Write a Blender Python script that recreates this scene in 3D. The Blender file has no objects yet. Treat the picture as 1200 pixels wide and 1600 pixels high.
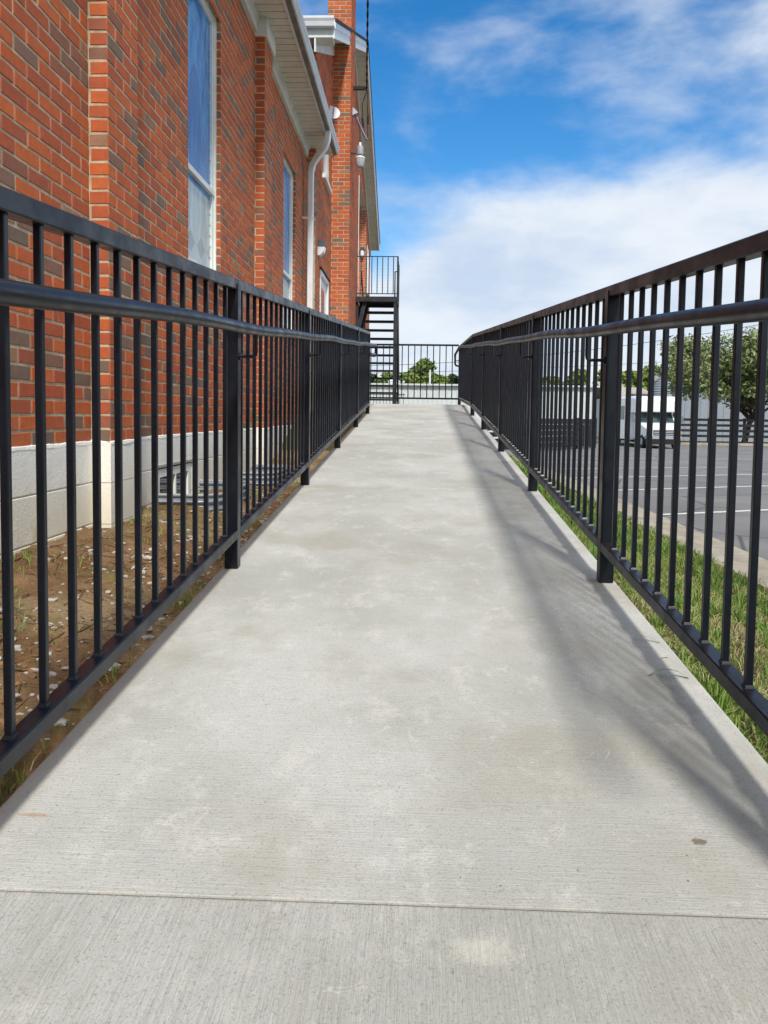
import bpy, math, random
import numpy as np
from mathutils import Vector, Matrix, noise
R = math.radians
random.seed(7); rng = np.random.default_rng(7)
sc = bpy.context.scene
COL = sc.collection
# ------------------------------------------------------------------ camera (eye at the origin, ramp climbs along +Y)
YAW, PITCH, ROLL, CY, FPX = 0.04644, 0.05995, 0.01358, 721.0, 1208.0
cyw, syw, cp, sp = math.cos(YAW), math.sin(YAW), math.cos(PITCH), math.sin(PITCH)
FW = Vector((-syw*cp, cyw*cp, -sp)); RT = Vector((cyw, syw, 0)); UP = RT.cross(FW)
R2 = RT*math.cos(ROLL)+UP*math.sin(ROLL); U2 = -RT*math.sin(ROLL)+UP*math.cos(ROLL)
cd = bpy.data.cameras.new('camera'); cam = bpy.data.objects.new('camera', cd); COL.objects.link(cam)
cam.matrix_world = Matrix(((R2.x, U2.x, -FW.x, 0), (R2.y, U2.y, -FW.y, 0), (R2.z, U2.z, -FW.z, 0), (0, 0, 0, 1)))
cd.sensor_fit = 'VERTICAL'; cd.sensor_height = 36; cd.lens = FPX/1600*36; cd.shift_y = -(800-CY)/1600
cd.clip_start = 0.02; cd.clip_end = 2000
sc.camera = cam
# ------------------------------------------------------------------ sky, sun, exposure
SUN_EL, SUN_AZ = R(44.6), R(14.2)        # sun behind the camera, a little to the right
w = bpy.data.worlds.new('World'); sc.world = w; w.use_nodes = True
nt = w.node_tree; N = nt.nodes; L = nt.links; N.clear()
def wn(t, **k):
    n = N.new(t)
    for a, b in k.items():
        setattr(n, a, b)
    return n
def wm(op, a, b=None, c=None, clamp=False):
    n = N.new('ShaderNodeMath'); n.operation = op; n.use_clamp = clamp
    for i, x in enumerate((a, b, c)):
        if x is None: continue
        if isinstance(x, (int, float)): n.inputs[i].default_value = x
        else: L.new(x, n.inputs[i])
    return n.outputs[0]
def wstep(x, lo, hi):
    n = N.new('ShaderNodeMapRange'); n.interpolation_type = 'SMOOTHSTEP'
    L.new(x, n.inputs[0]); n.inputs[1].default_value = lo; n.inputs[2].default_value = hi
    return n.outputs[0]
sky = wn('ShaderNodeTexSky', sky_type='NISHITA'); sky.sun_disc = False
sky.sun_elevation = SUN_EL; sky.sun_rotation = math.pi-SUN_AZ; sky.air_density = 1.0; sky.dust_density = 0.3; sky.ozone_density = 2.5
SKYS = 0.15
hsv = wn('ShaderNodeHueSaturation'); hsv.inputs['Saturation'].default_value = 1.40; hsv.inputs['Value'].default_value = 0.60
L.new(sky.outputs[0], hsv.inputs['Color'])
tc = wn('ShaderNodeTexCoord'); sx = wn('ShaderNodeSeparateXYZ'); L.new(tc.outputs['Generated'], sx.inputs[0])
X, Y, Z = sx.outputs
el = wm('ARCSINE', Z); az = wm('ARCTAN2', X, Y)                # radians, 0 = along the ramp
cb = wn('ShaderNodeCombineXYZ'); L.new(X, cb.inputs[0]); L.new(Y, cb.inputs[1]); L.new(wm('MULTIPLY', Z, 2.3), cb.inputs[2])
def wnoise(scale, det, rough, dist=0.0, off=(0, 0, 0)):
    mp = wn('ShaderNodeMapping'); mp.inputs['Location'].default_value = off; L.new(cb.outputs[0], mp.inputs[0])
    n = wn('ShaderNodeTexNoise'); L.new(mp.outputs[0], n.inputs['Vector'])
    n.inputs['Scale'].default_value = scale; n.inputs['Detail'].default_value = det; n.inputs['Roughness'].default_value = rough; n.inputs['Distortion'].default_value = dist
    return n.outputs[0]
n1 = wnoise(3.8, 8, 0.55, 0.2, off=(1.3, 0.2, 0.4)); n2 = wnoise(10, 7, 0.55, 0.3, off=(4, 2, 0)); n3 = wnoise(3.0, 4, 0.5, off=(9, 1, 0))
nn = wm('ADD', wm('MULTIPLY', n1, 0.76), wm('MULTIPLY', n2, 0.24))
# low cloud bank (top edge about 17 degrees up, lower towards the building) and thin wisps higher up to the right
edge = wm('SUBTRACT', el, wm('MULTIPLY', wstep(az, -0.09, 0.14), 0.105))
bank = wm('MULTIPLY', wm('SUBTRACT', 1.0, wstep(edge, 0.115, 0.225)), 0.40)
da = wm('DIVIDE', wm('SUBTRACT', az, 0.42), 0.26); de = wm('DIVIDE', wm('SUBTRACT', el, 0.385), 0.075)
blob = wm('MULTIPLY', wm('EXPONENT', wm('MULTIPLY', wm('ADD', wm('MULTIPLY', da, da), wm('MULTIPLY', de, de)), -1.0)), 0.15)
back = wm('MULTIPLY', wstep(wm('ABSOLUTE', az), 0.8, 1.6), 0.30)  # extra cloud behind the camera, out of view, added as fill light
high = wm('ADD', wm('MULTIPLY', wstep(el, 0.48, 0.85), 0.36), back)  # more unseen cloud overhead, added to lighten the shadows
clear = wm('MULTIPLY', wm('MULTIPLY', wm('SUBTRACT', 1.0, wstep(az, 0.08, 0.34)), wstep(el, 0.24, 0.34)), wm('SUBTRACT', 0.05, wm('MULTIPLY', wstep(el, 0.46, 0.6), 0.05)))
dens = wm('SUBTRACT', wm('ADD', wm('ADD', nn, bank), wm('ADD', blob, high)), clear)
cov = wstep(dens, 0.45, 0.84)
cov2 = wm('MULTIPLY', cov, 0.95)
shade = wstep(wm('ADD', wm('MULTIPLY', n3, 0.6), wm('MULTIPLY', n2, 0.4)), 0.36, 0.62)
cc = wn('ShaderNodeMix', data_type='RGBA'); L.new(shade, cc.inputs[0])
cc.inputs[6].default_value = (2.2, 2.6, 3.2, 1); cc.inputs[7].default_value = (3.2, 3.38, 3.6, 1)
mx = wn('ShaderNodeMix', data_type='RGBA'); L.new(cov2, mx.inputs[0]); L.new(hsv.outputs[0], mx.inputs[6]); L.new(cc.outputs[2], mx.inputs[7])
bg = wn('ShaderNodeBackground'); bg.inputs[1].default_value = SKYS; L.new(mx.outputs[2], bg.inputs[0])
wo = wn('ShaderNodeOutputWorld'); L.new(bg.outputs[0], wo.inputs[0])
sl = bpy.data.lights.new('sun', 'SUN'); sl.energy = 2.0; sl.angle = R(5.5); sl.color = (1.0, 0.955, 0.88)
sun = bpy.data.objects.new('sun', sl); COL.objects.link(sun); sun.location = (3, -12, 14)
sd = Vector((-math.sin(SUN_AZ)*math.cos(SUN_EL), math.cos(SUN_AZ)*math.cos(SUN_EL), -math.sin(SUN_EL)))
sun.rotation_euler = sd.to_track_quat('-Z', 'Y').to_euler()
sc.view_settings.view_transform = 'Standard'; sc.view_settings.look = 'None'; sc.view_settings.exposure = 0.86; sc.view_settings.gamma = 1
sc.cycles.max_bounces = 5; sc.cycles.diffuse_bounces = 3; sc.cycles.glossy_bounces = 3; sc.cycles.transparent_max_bounces = 8
sc.cycles.use_denoising = True

# ------------------------------------------------------------------ materials
class MT:
    def __init__(s, name, rough=0.7, spec=0.4, metal=0.0):
        s.m = bpy.data.materials.new(name); s.m.use_nodes = True; s.t = s.m.node_tree; s.n = s.t.nodes; s.l = s.t.links
        s.b = s.n['Principled BSDF']; s.b.inputs['Roughness'].default_value = rough
        s.b.inputs['Specular IOR Level'].default_value = spec; s.b.inputs['Metallic'].default_value = metal
        g = s.n.new('ShaderNodeNewGeometry'); s.pos = g.outputs['Position']
        s.bumpn = None
    def coord(s):
        if not hasattr(s, 'tcn'): s.tcn = s.n.new('ShaderNodeTexCoord')
        return s.tcn.outputs['Object']
    def noise(s, scale, det=4, rough=0.5, st=(1, 1, 1), dist=0, obj=False, off=(0, 0, 0)):
        mp = s.n.new('ShaderNodeMapping'); mp.inputs['Scale'].default_value = st; mp.inputs['Location'].default_value = off
        s.l.new(s.coord() if obj else s.pos, mp.inputs[0])
        n = s.n.new('ShaderNodeTexNoise'); s.l.new(mp.outputs[0], n.inputs['Vector'])
        n.inputs['Scale'].default_value = scale; n.inputs['Detail'].default_value = det; n.inputs['Roughness'].default_value = rough; n.inputs['Distortion'].default_value = dist
        return n.outputs[0]
    def vor(s, scale, feat='F1', st=(1, 1, 1)):
        mp = s.n.new('ShaderNodeMapping'); mp.inputs['Scale'].default_value = st; s.l.new(s.pos, mp.inputs[0])
        n = s.n.new('ShaderNodeTexVoronoi'); n.feature = feat; n.inputs['Scale'].default_value = scale; s.l.new(mp.outputs[0], n.inputs['Vector'])
        return n.outputs[0]
    def math(s, op, a, b=None, clamp=False):
        n = s.n.new('ShaderNodeMath'); n.operation = op; n.use_clamp = clamp
        for i, x in enumerate((a, b)):
            if x is None: continue
            if isinstance(x, (int, float)): n.inputs[i].default_value = x
            else: s.l.new(x, n.inputs[i])
        return n.outputs[0]
    def step(s, x, lo, hi, a=0.0, b=1.0):
        n = s.n.new('ShaderNodeMapRange'); n.interpolation_type = 'SMOOTHSTEP'; s.l.new(x, n.inputs[0])
        n.inputs[1].default_value = lo; n.inputs[2].default_value = hi; n.inputs[3].default_value = a; n.inputs[4].default_value = b
        return n.outputs[0]
    def mix(s, f, a, b, mode='MIX'):
        n = s.n.new('ShaderNodeMix'); n.data_type = 'RGBA'; n.blend_type = mode
        if isinstance(f, (int, float)): n.inputs[0].default_value = f
        else: s.l.new(f, n.inputs[0])
        for i, x in ((6, a), (7, b)):
            if isinstance(x, tuple): n.inputs[i].default_value = (*x[:3], 1)
            else: s.l.new(x, n.inputs[i])
        return n.outputs[2]
    def ramp(s, f, stops, interp='LINEAR'):
        n = s.n.new('ShaderNodeValToRGB'); n.color_ramp.interpolation = interp
        e = n.color_ramp.elements
        while len(e) < len(stops): e.new(0.5)
        for k, (p_, c) in zip(e, stops): k.position = p_; k.color = (*c, 1)
        s.l.new(f, n.inputs[0]); return n.outputs[0]
    def attr(s, name):
        n = s.n.new('ShaderNodeAttribute'); n.attribute_name = name; return n.outputs['Fac']
    def sep(s, o=None):
        n = s.n.new('ShaderNodeSeparateXYZ'); s.l.new(o or s.pos, n.inputs[0]); return n.outputs
    def color(s, c):
        if isinstance(c, tuple): s.b.inputs['Base Color'].default_value = (*c, 1)
        else: s.l.new(c, s.b.inputs['Base Color'])
        return s
    def bump(s, h, dist, strength=1.0):
        n = s.n.new('ShaderNodeBump'); n.inputs['Distance'].default_value = dist; n.inputs['Strength'].default_value = strength
        s.l.new(h, n.inputs['Height'])
        if s.bumpn: s.l.new(s.bumpn.outputs[0], n.inputs['Normal'])
        s.bumpn = n; s.l.new(n.outputs[0], s.b.inputs['Normal']); return s
    def rough(s, r):
        s.l.new(r, s.b.inputs['Roughness']); return s

def simple(name, c, rough=0.6, spec=0.4, metal=0, var=0.18, scale=6, bump=0.0, dirt=None):
    m = MT(name, rough, spec, metal)
    n = m.noise(scale, 5, 0.6)
    d = tuple(x*(1-var) for x in c); u = tuple(min(1, x*(1+var*0.5)) for x in c)
    col = m.mix(m.step(n, 0.3, 0.7), d, u)
    if dirt:
        col = m.mix(m.math('MULTIPLY', m.step(m.noise(3.1, 6, 0.7, st=(1, 1, 0.25)), 0.5, 0.72), dirt[1]), col, dirt[0])
    m.color(col)
    if bump: m.bump(m.noise(90, 3), bump)
    return m.m

# black powder-coated steel
m = MT('black_paint', 0.36, 0.38); m.color(m.mix(m.step(m.noise(7, 6, 0.7), 0.4, 0.75), (0.0022, 0.0042, 0.0090), (0.005, 0.0075, 0.014)))
m.rough(m.step(m.noise(11, 5, 0.65), 0.3, 0.7, 0.28, 0.46)); m.bump(m.noise(420, 2), 0.0004, 0.5)
PAINT = m.m
# brick
m = MT('brick_face', 0.82, 0.25)
t = m.attr('tone')
base = m.ramp(t, [(0.0, (0.62, 0.155, 0.045)), (0.28, (0.56, 0.130, 0.043)), (0.55, (0.44, 0.105, 0.048)), (0.68, (0.31, 0.130, 0.080)), (0.82, (0.26, 0.160, 0.112)), (0.93, (0.20, 0.145, 0.105)), (1.0, (0.42, 0.22, 0.12))])
n = m.noise(26, 6, 0.65); c = m.mix(m.step(n, 0.25, 0.75), m.mix(0.28, base, (0.10, 0.04, 0.03)), base)
c = m.mix(m.math('MULTIPLY', m.step(m.noise(9, 4, 0.6), 0.52, 0.7), 0.45), c, m.mix(0.5, base, (0.16, 0.10, 0.085)))
c = m.mix(m.math('MULTIPLY', m.step(m.noise(130, 2, 0.5), 0.68, 0.76), 0.5), c, (0.05, 0.03, 0.025))
c = m.mix(m.math('MULTIPLY', m.step(m.noise(34, 3, 0.6, st=(1, 1, 0.16), off=(3, 3, 0)), 0.69, 0.74), 0.55), c, (0.62, 0.58, 0.52))
c = m.mix(m.math('MULTIPLY', m.step(m.math('ADD', m.sep()[2], m.math('MULTIPLY', m.noise(5, 5, 0.7), 0.5)), 0.28, -0.05), 0.25), c, (0.30, 0.17, 0.10))
m.color(c); m.bump(m.noise(170, 4, 0.6), 0.0016, 0.7); m.bump(m.noise(30, 3), 0.002, 0.5)
BRICK = m.m
m = MT('mortar', 0.95, 0.15); m.color(m.mix(m.step(m.noise(14, 5, 0.7), 0.35, 0.7), (0.40, 0.33, 0.22), (0.62, 0.53, 0.38))); m.bump(m.noise(240, 3), 0.002, 0.8)
MORTAR = m.m
# painted foundation blocks
m = MT('painted_block', 0.8, 0.25)
c = m.mix(m.step(m.noise(2.5, 6, 0.65), 0.35, 0.7), (0.84, 0.83, 0.77), (0.93, 0.92, 0.86))
zz = m.sep()[2]
low = m.math('MULTIPLY', m.step(m.math('ADD', zz, m.math('MULTIPLY', m.noise(7, 5, 0.6), 0.25)), -0.02, -0.40), 0.50)
c = m.mix(low, c, (0.72, 0.62, 0.40))
c = m.mix(m.math('MULTIPLY', m.step(m.noise(5, 5, 0.7, st=(1, 1, 0.22)), 0.60, 0.74), 0.5), c, (0.50, 0.36, 0.15))
m.color(c); m.bump(m.noise(75, 5, 0.7), 0.004, 0.8); m.bump(m.vor(60), 0.001, 0.4)
BLOCK = m.m
# concrete
def concrete(name, axis):
    m = MT(name, 0.88, 0.25)
    c = m.mix(m.step(m.noise(1.7, 6, 0.6), 0.32, 0.70), (0.455, 0.452, 0.412), (0.59, 0.588, 0.548))
    c = m.mix(m.math('MULTIPLY', m.step(m.noise(7.5, 9, 0.75, st=(1.25, 0.8, 1), off=(7, 0, 0)), 0.50, 0.67), 0.48), c, (0.72, 0.71, 0.66))
    c = m.mix(m.math('MULTIPLY', m.step(m.noise(14, 8, 0.75, st=(1.3, 0.8, 1), dist=0.6, off=(2, 5, 0)), 0.58, 0.68), 0.50), c, (0.74, 0.725, 0.67))
    c = m.mix(m.math('MULTIPLY', m.step(m.noise(2.4, 5, 0.6, off=(1, 9, 0)), 0.50, 0.68), 0.65), c, (0.42, 0.395, 0.33))
    c = m.mix(m.math('MULTIPLY', m.step(m.noise(28, 6, 0.75, off=(3, 2, 0)), 0.55, 0.70), 0.25), c, (0.36, 0.34, 0.28))
    c = m.mix(m.math('MULTIPLY', m.step(m.noise(230, 3, 0.6), 0.54, 0.68), 0.52), c, (0.24, 0.235, 0.20))
    c = m.mix(m.math('MULTIPLY', m.step(m.noise(650, 2, 0.5, off=(5, 5, 5)), 0.6, 0.8), 0.35), c, (0.68, 0.66, 0.6))
    sc1 = m.math('ABSOLUTE', m.math('SUBTRACT', m.noise(6, 3, 0.5, dist=1.8, off=(5, 1, 2)), 0.5)); c = m.mix(m.math('MULTIPLY', m.math('MULTIPLY', m.step(sc1, 0.006, 0.002), m.step(m.noise(2.6, 4, 0.6, off=(6, 6, 1)), 0.56, 0.66)), 0.55), c, (0.76, 0.74, 0.69))
    sc2 = m.math('ABSOLUTE', m.math('SUBTRACT', m.noise(2.3, 6, 0.6, off=(15, 1, 2)), 0.5)); c = m.mix(m.math('MULTIPLY', m.math('MULTIPLY', m.step(sc2, 0.0022, 0.0006), m.step(m.noise(1.1, 2, 0.6, off=(2, 6, 1)), 0.60, 0.64)), 0.5), c, (0.20, 0.19, 0.16))
    v = m.vor(34); c = m.mix(m.math('MULTIPLY', m.step(v, 0.075, 0.045), m.step(m.noise(11, 2), 0.56, 0.62)), c, (0.20, 0.16, 0.11))
    st = (1.0, 34, 1) if axis == 'x' else (34, 1.0, 1)
    br = m.noise(7.5, 5, 0.7, st=st); br2 = m.noise(17, 3, 0.6, st=st, off=(3, 3, 3))
    k = 0.12 if axis == 'x' else 0.36
    c = m.mix(m.math('MULTIPLY', m.step(br, 0.44, 0.66), k), c, (0.33, 0.325, 0.29))
    xyz = m.sep()
    # trowelled border strip along both edges, cement-rich and a little browner
    ax = m.math('ABSOLUTE', m.math('ADD', xyz[0], m.math('MULTIPLY', m.noise(4, 3), 0.03)))
    eb = m.step(ax, 0.664, 0.690)
    c = m.mix(m.math('MULTIPLY', eb, m.step(xyz[0], 0.0, -0.1, 0.05, 0.28)), c, (0.38, 0.36, 0.29))
    # dark patches and rust marks by the right-hand rail
    def blob(x, y, rx, ry, a, colr, f=16):
        dx = m.math('DIVIDE', m.math('SUBTRACT', xyz[0], x), rx); dy = m.math('DIVIDE', m.math('SUBTRACT', xyz[1], y), ry)
        d = m.math('ADD', m.math('MULTIPLY', dx, dx), m.math('MULTIPLY', dy, dy))
        d = m.math('ADD', d, m.math('MULTIPLY', m.math('SUBTRACT', m.noise(f, 6, 0.75), 0.5), 4.2))
        return m.mix(m.math('MULTIPLY', m.step(d, 1.2, 0.35), a), c, colr)
    if axis == 'x':
        c = blob(0.585, 1.83, 0.075, 0.17, 0.42, (0.24, 0.24, 0.22))
        c = blob(0.56, 1.45, 0.07, 0.22, 0.30, (0.26, 0.26, 0.24))  # shadow streak of the near rail post, put into the colour
        c = blob(-0.665, 1.285, 0.034, 0.006, 0.55, (0.46, 0.24, 0.10), 110)
        c = blob(0.48, 1.283, 0.013, 0.009, 0.8, (0.16, 0.12, 0.07), 90)
    else:
        c = blob(0.10, 1.02, 0.05, 0.026, 0.5, (0.68, 0.65, 0.56), 80)
    m.color(c)
    h = m.math('MULTIPLY', br, m.math('SUBTRACT', 1.0, m.math('MULTIPLY', eb, 0.85)))
    m.bump(h, 0.006 if axis != 'x' else 0.003, 0.7); m.bump(br2, 0.0015, 0.5); m.bump(m.noise(260, 3, 0.6), 0.0016, 0.55)
    return m.m
CONC = concrete('broomed_concrete', 'x'); CONC2 = concrete('walkway_concrete', 'y')
m = MT('kerb_concrete', 0.9, 0.2); c = m.mix(m.step(m.noise(3, 6, 0.65), 0.3, 0.7), (0.29, 0.25, 0.19), (0.45, 0.405, 0.33))
c = m.mix(m.math('MULTIPLY', m.step(m.noise(160, 2), 0.6, 0.7), 0.4), c, (0.15, 0.13, 0.1)); m.color(c); m.bump(m.noise(120, 4), 0.003)
KERB = m.m
m = MT('asphalt_mat', 0.9, 0.25); c = m.mix(m.step(m.noise(0.7, 6, 0.6), 0.3, 0.7), (0.165, 0.160, 0.160), (0.235, 0.228, 0.222))
c = m.mix(m.step(m.noise(190, 3, 0.6), 0.5, 0.8), c, (0.33, 0.325, 0.315)); c = m.mix(m.math('MULTIPLY', m.step(m.noise(0.35, 8, 0.7, dist=1.5, st=(1, 2.4, 1)), 0.6, 0.64), 0.25), c, (0.06, 0.06, 0.065))
cr = m.vor(0.45, 'DISTANCE_TO_EDGE', st=(1, 0.8, 1)); c = m.mix(m.math('MULTIPLY', m.step(cr, 0.012, 0.004), 0.6), c, (0.03, 0.03, 0.03)); m.color(c); m.bump(m.noise(220, 3), 0.004)
ASPH = m.m
m = MT('line_paint', 0.8, 0.3); m.color(m.mix(m.step(m.noise(30, 6, 0.7), 0.45, 0.7), (0.72, 0.72, 0.70), (0.32, 0.32, 0.32))); LINE = m.m
m = MT('dirt_mat', 0.95, 0.15); c = m.mix(m.step(m.noise(5, 7, 0.65), 0.3, 0.7), (0.185, 0.098, 0.044), (0.36, 0.225, 0.120))
c = m.mix(m.math('MULTIPLY', m.step(m.noise(1.5, 5, 0.6, off=(4, 4, 4)), 0.45, 0.62), 0.65), c, (0.42, 0.32, 0.19))
c = m.mix(m.math('MULTIPLY', m.step(m.noise(2.4, 6, 0.7, off=(8, 3, 4)), 0.54, 0.64), 0.4), c, (0.20, 0.21, 0.06))
c = m.mix(m.step(m.noise(60, 3, 0.6), 0.6, 0.78), c, (0.06, 0.035, 0.02)); m.color(c); m.bump(m.noise(55, 6, 0.7), 0.02, 0.9); m.bump(m.noise(260, 3), 0.004)
DIRT = m.m
m = MT('soil_under_grass', 0.95, 0.1); c = m.mix(m.step(m.noise(6, 6, 0.65), 0.35, 0.7), (0.13, 0.095, 0.045), (0.075, 0.105, 0.028))
c = m.mix(m.step(m.noise(45, 4, 0.7), 0.5, 0.72), c, (0.27, 0.21, 0.105)); m.color(c); m.bump(m.noise(40, 6, 0.7), 0.03); SOIL = m.m
m = MT('grass_blade', 0.6, 0.3); c = m.ramp(m.attr('tone'), [(0.0, (0.06, 0.125, 0.020)), (0.30, (0.15, 0.265, 0.040)), (0.55, (0.29, 0.35, 0.085)), (0.75, (0.30, 0.245, 0.11)), (1.0, (0.50, 0.40, 0.24))])
m.color(c); m.b.inputs['Transmission Weight'].default_value = 0; GRASS = m.m
def leafmat(name, a, b, c3):
    m = MT(name, 0.55, 0.35); m.color(m.ramp(m.attr('tone'), [(0.0, a), (0.5, b), (1.0, c3)])); return m.m
LEAF1 = leafmat('tree_leaf', (0.095, 0.14, 0.045), (0.20, 0.245, 0.085), (0.34, 0.35, 0.18))
LEAF2 = leafmat('far_leaf', (0.075, 0.14, 0.025), (0.17, 0.25, 0.045), (0.27, 0.31, 0.08))
LEAF3 = leafmat('dark_leaf', (0.018, 0.035, 0.014), (0.035, 0.060, 0.022), (0.060, 0.090, 0.030))
BARK = simple('bark', (0.095, 0.075, 0.055), 0.9, 0.15, var=0.5, scale=9, bump=0.01)
STONE = simple('pale_stone', (0.50, 0.47, 0.42), 0.8, 0.3, var=0.3, scale=30, bump=0.004)
TWIG = simple('twig', (0.20, 0.13, 0.07), 0.9, 0.2, var=0.4, scale=20)
TRIM = simple('cream_trim', (0.70, 0.72, 0.67), 0.5, 0.4, var=0.10, dirt=((0.25, 0.22, 0.17), 0.35))
SOFF = simple('soffit_vinyl', (0.66, 0.65, 0.55), 0.55, 0.35, var=0.10)
GUTT = simple('gutter_metal', (0.52, 0.55, 0.57), 0.38, 0.5, var=0.12, dirt=((0.22, 0.20, 0.18), 0.3))
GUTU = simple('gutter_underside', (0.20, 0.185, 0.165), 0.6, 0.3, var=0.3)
WHITE = simple('white_metal', (0.78, 0.80, 0.82), 0.4, 0.5, var=0.06)
FRAMEM = simple('window_frame_paint', (0.80, 0.81, 0.76), 0.5, 0.4, var=0.08)
SHING = simple('dark_shingle', (0.045, 0.050, 0.060), 0.9, 0.2, var=0.4, scale=14, bump=0.006)
GALV = simple('galvanised_steel', (0.30, 0.34, 0.39), 0.42, 0.5, metal=0.35, var=0.3, scale=12, dirt=((0.20, 0.13, 0.08), 0.55))
DARK = simple('dark_void', (0.015, 0.016, 0.018), 0.5, 0.4)
RUBB = simple('black_rubber', (0.018, 0.018, 0.020), 0.7, 0.3)
STAIRM = simple('weathered_black_steel', (0.022, 0.025, 0.034), 0.5, 0.4, var=0.5, scale=5, dirt=((0.10, 0.085, 0.07), 0.4))
BUSW = simple('bus_white', (0.80, 0.82, 0.84), 0.25, 0.5, var=0.04)
BUSG = simple('bus_grey', (0.16, 0.17, 0.18), 0.5, 0.4)
PALEW = simple('pale_siding', (0.60, 0.64, 0.63), 0.45, 0.4, var=0.10)
BLUEW = simple('blue_grey_siding', (0.30, 0.34, 0.39), 0.5, 0.4, var=0.12)
TANW = simple('tan_shingle', (0.42, 0.38, 0.33), 0.9, 0.2, var=0.2)
BOARD = simple('black_board', (0.022, 0.023, 0.026), 0.7, 0.3, var=0.4)
WOODP = simple('pole_wood', (0.26, 0.22, 0.17), 0.9, 0.2, var=0.3)
LAMPG = simple('lamp_grey', (0.34, 0.36, 0.40), 0.45, 0.4, var=0.08)
LAMPD = simple('lamp_dark', (0.06, 0.07, 0.085), 0.45, 0.4)
AMBER = simple('amber_lens', (0.75, 0.27, 0.04), 0.25, 0.5)
REDC = simple('red_sleeve', (0.45, 0.05, 0.06), 0.5, 0.4); BLUEC = simple('blue_sleeve', (0.02, 0.16, 0.36), 0.45, 0.4)
m = MT('clear_diffuser', 0.25, 0.5); m.color((0.74, 0.76, 0.80)); m.b.inputs['Coat Weight'].default_value = 0.6; DIFF = m.m
m = MT('vehicle_glass', 0.10, 0.3); m.color(m.mix(m.step(m.noise(1.4, 3), 0.4, 0.6), (0.02, 0.035, 0.04), (0.06, 0.10, 0.10))); VGLASS = m.m
m = MT('window_glass', 0.07, 0.8); m.color(m.mix(m.step(m.noise(3, 3, st=(1, 1, 0.3)), 0.4, 0.6), (0.05, 0.07, 0.075), (0.10, 0.135, 0.14))); WGLASS = m.m
# storm pane over leaded blue glass: blue field, sky reflection painted into it, with a pale drop-shaped figure above, pale grey panel with a lozenge border below
m = MT('church_glass', 0.22, 0.16)
o = m.sep(m.coord())
n = m.noise(3.2, 7, 0.68, st=(2.0, 2.0, 0.75), obj=True, dist=0.8); n2_ = m.noise(7, 5, 0.65, st=(2, 2, 0.35), obj=True, off=(3, 1, 2))
blue = m.mix(m.step(n, 0.3, 0.7), (0.035, 0.17, 0.46), (0.13, 0.38, 0.72)); blue = m.mix(m.math('MULTIPLY', m.step(n2_, 0.5, 0.72), 0.5), blue, (0.30, 0.52, 0.72))
yy = m.math('DIVIDE', m.math('ADD', o[1], 0.03), 0.17)
tz = m.math('DIVIDE', m.math('SUBTRACT', o[2], 1.16), 0.44)
dr = m.math('ADD', m.math('MULTIPLY', yy, yy), m.math('MULTIPLY', tz, tz)); dr = m.math('ADD', dr, m.math('MULTIPLY', tz, 0.35))
blue = m.mix(m.math('MULTIPLY', m.step(dr, 1.05, 0.92), 0.6), blue, (0.085, 0.13, 0.36))
arch = m.math('ADD', m.math('MULTIPLY', m.math('DIVIDE', o[1], 0.36), m.math('DIVIDE', o[1], 0.36)), m.math('MULTIPLY', m.math('DIVIDE', m.math('SUBTRACT', o[2], 1.15), 0.85), m.math('DIVIDE', m.math('SUBTRACT', o[2], 1.15), 0.85)))
ring = m.math('MULTIPLY', m.step(arch, 0.90, 0.97), m.step(arch, 1.10, 1.0))
blue = m.mix(m.math('MULTIPLY', ring, 0.5), blue, (0.03, 0.10, 0.30))
pale = m.mix(m.step(n2_, 0.35, 0.7), (0.34, 0.47, 0.51), (0.54, 0.63, 0.66))
band = m.math('MULTIPLY', m.step(o[2], 0.12, 0.13), m.step(o[2], 0.33, 0.32))
loz = m.math('ADD', m.math('ABSOLUTE', m.math('SUBTRACT', m.math('FRACT', m.math('MULTIPLY', o[1], 3.6)), 0.5)), m.math('ABSOLUTE', m.math('MULTIPLY', m.math('SUBTRACT', o[2], 0.225), 4.6)))
pale = m.mix(m.math('MULTIPLY', band, 0.35), pale, (0.55, 0.60, 0.60)); pale = m.mix(m.math('MULTIPLY', m.math('MULTIPLY', band, m.step(loz, 0.42, 0.38)), 0.6), pale, (0.20, 0.27, 0.33))
c = m.mix(m.step(o[2], 0.64, 0.66), pale, blue)
m.color(c); m.bump(m.noise(3, 3, obj=True), 0.006, 0.25)
CGLASS = m.m

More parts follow.
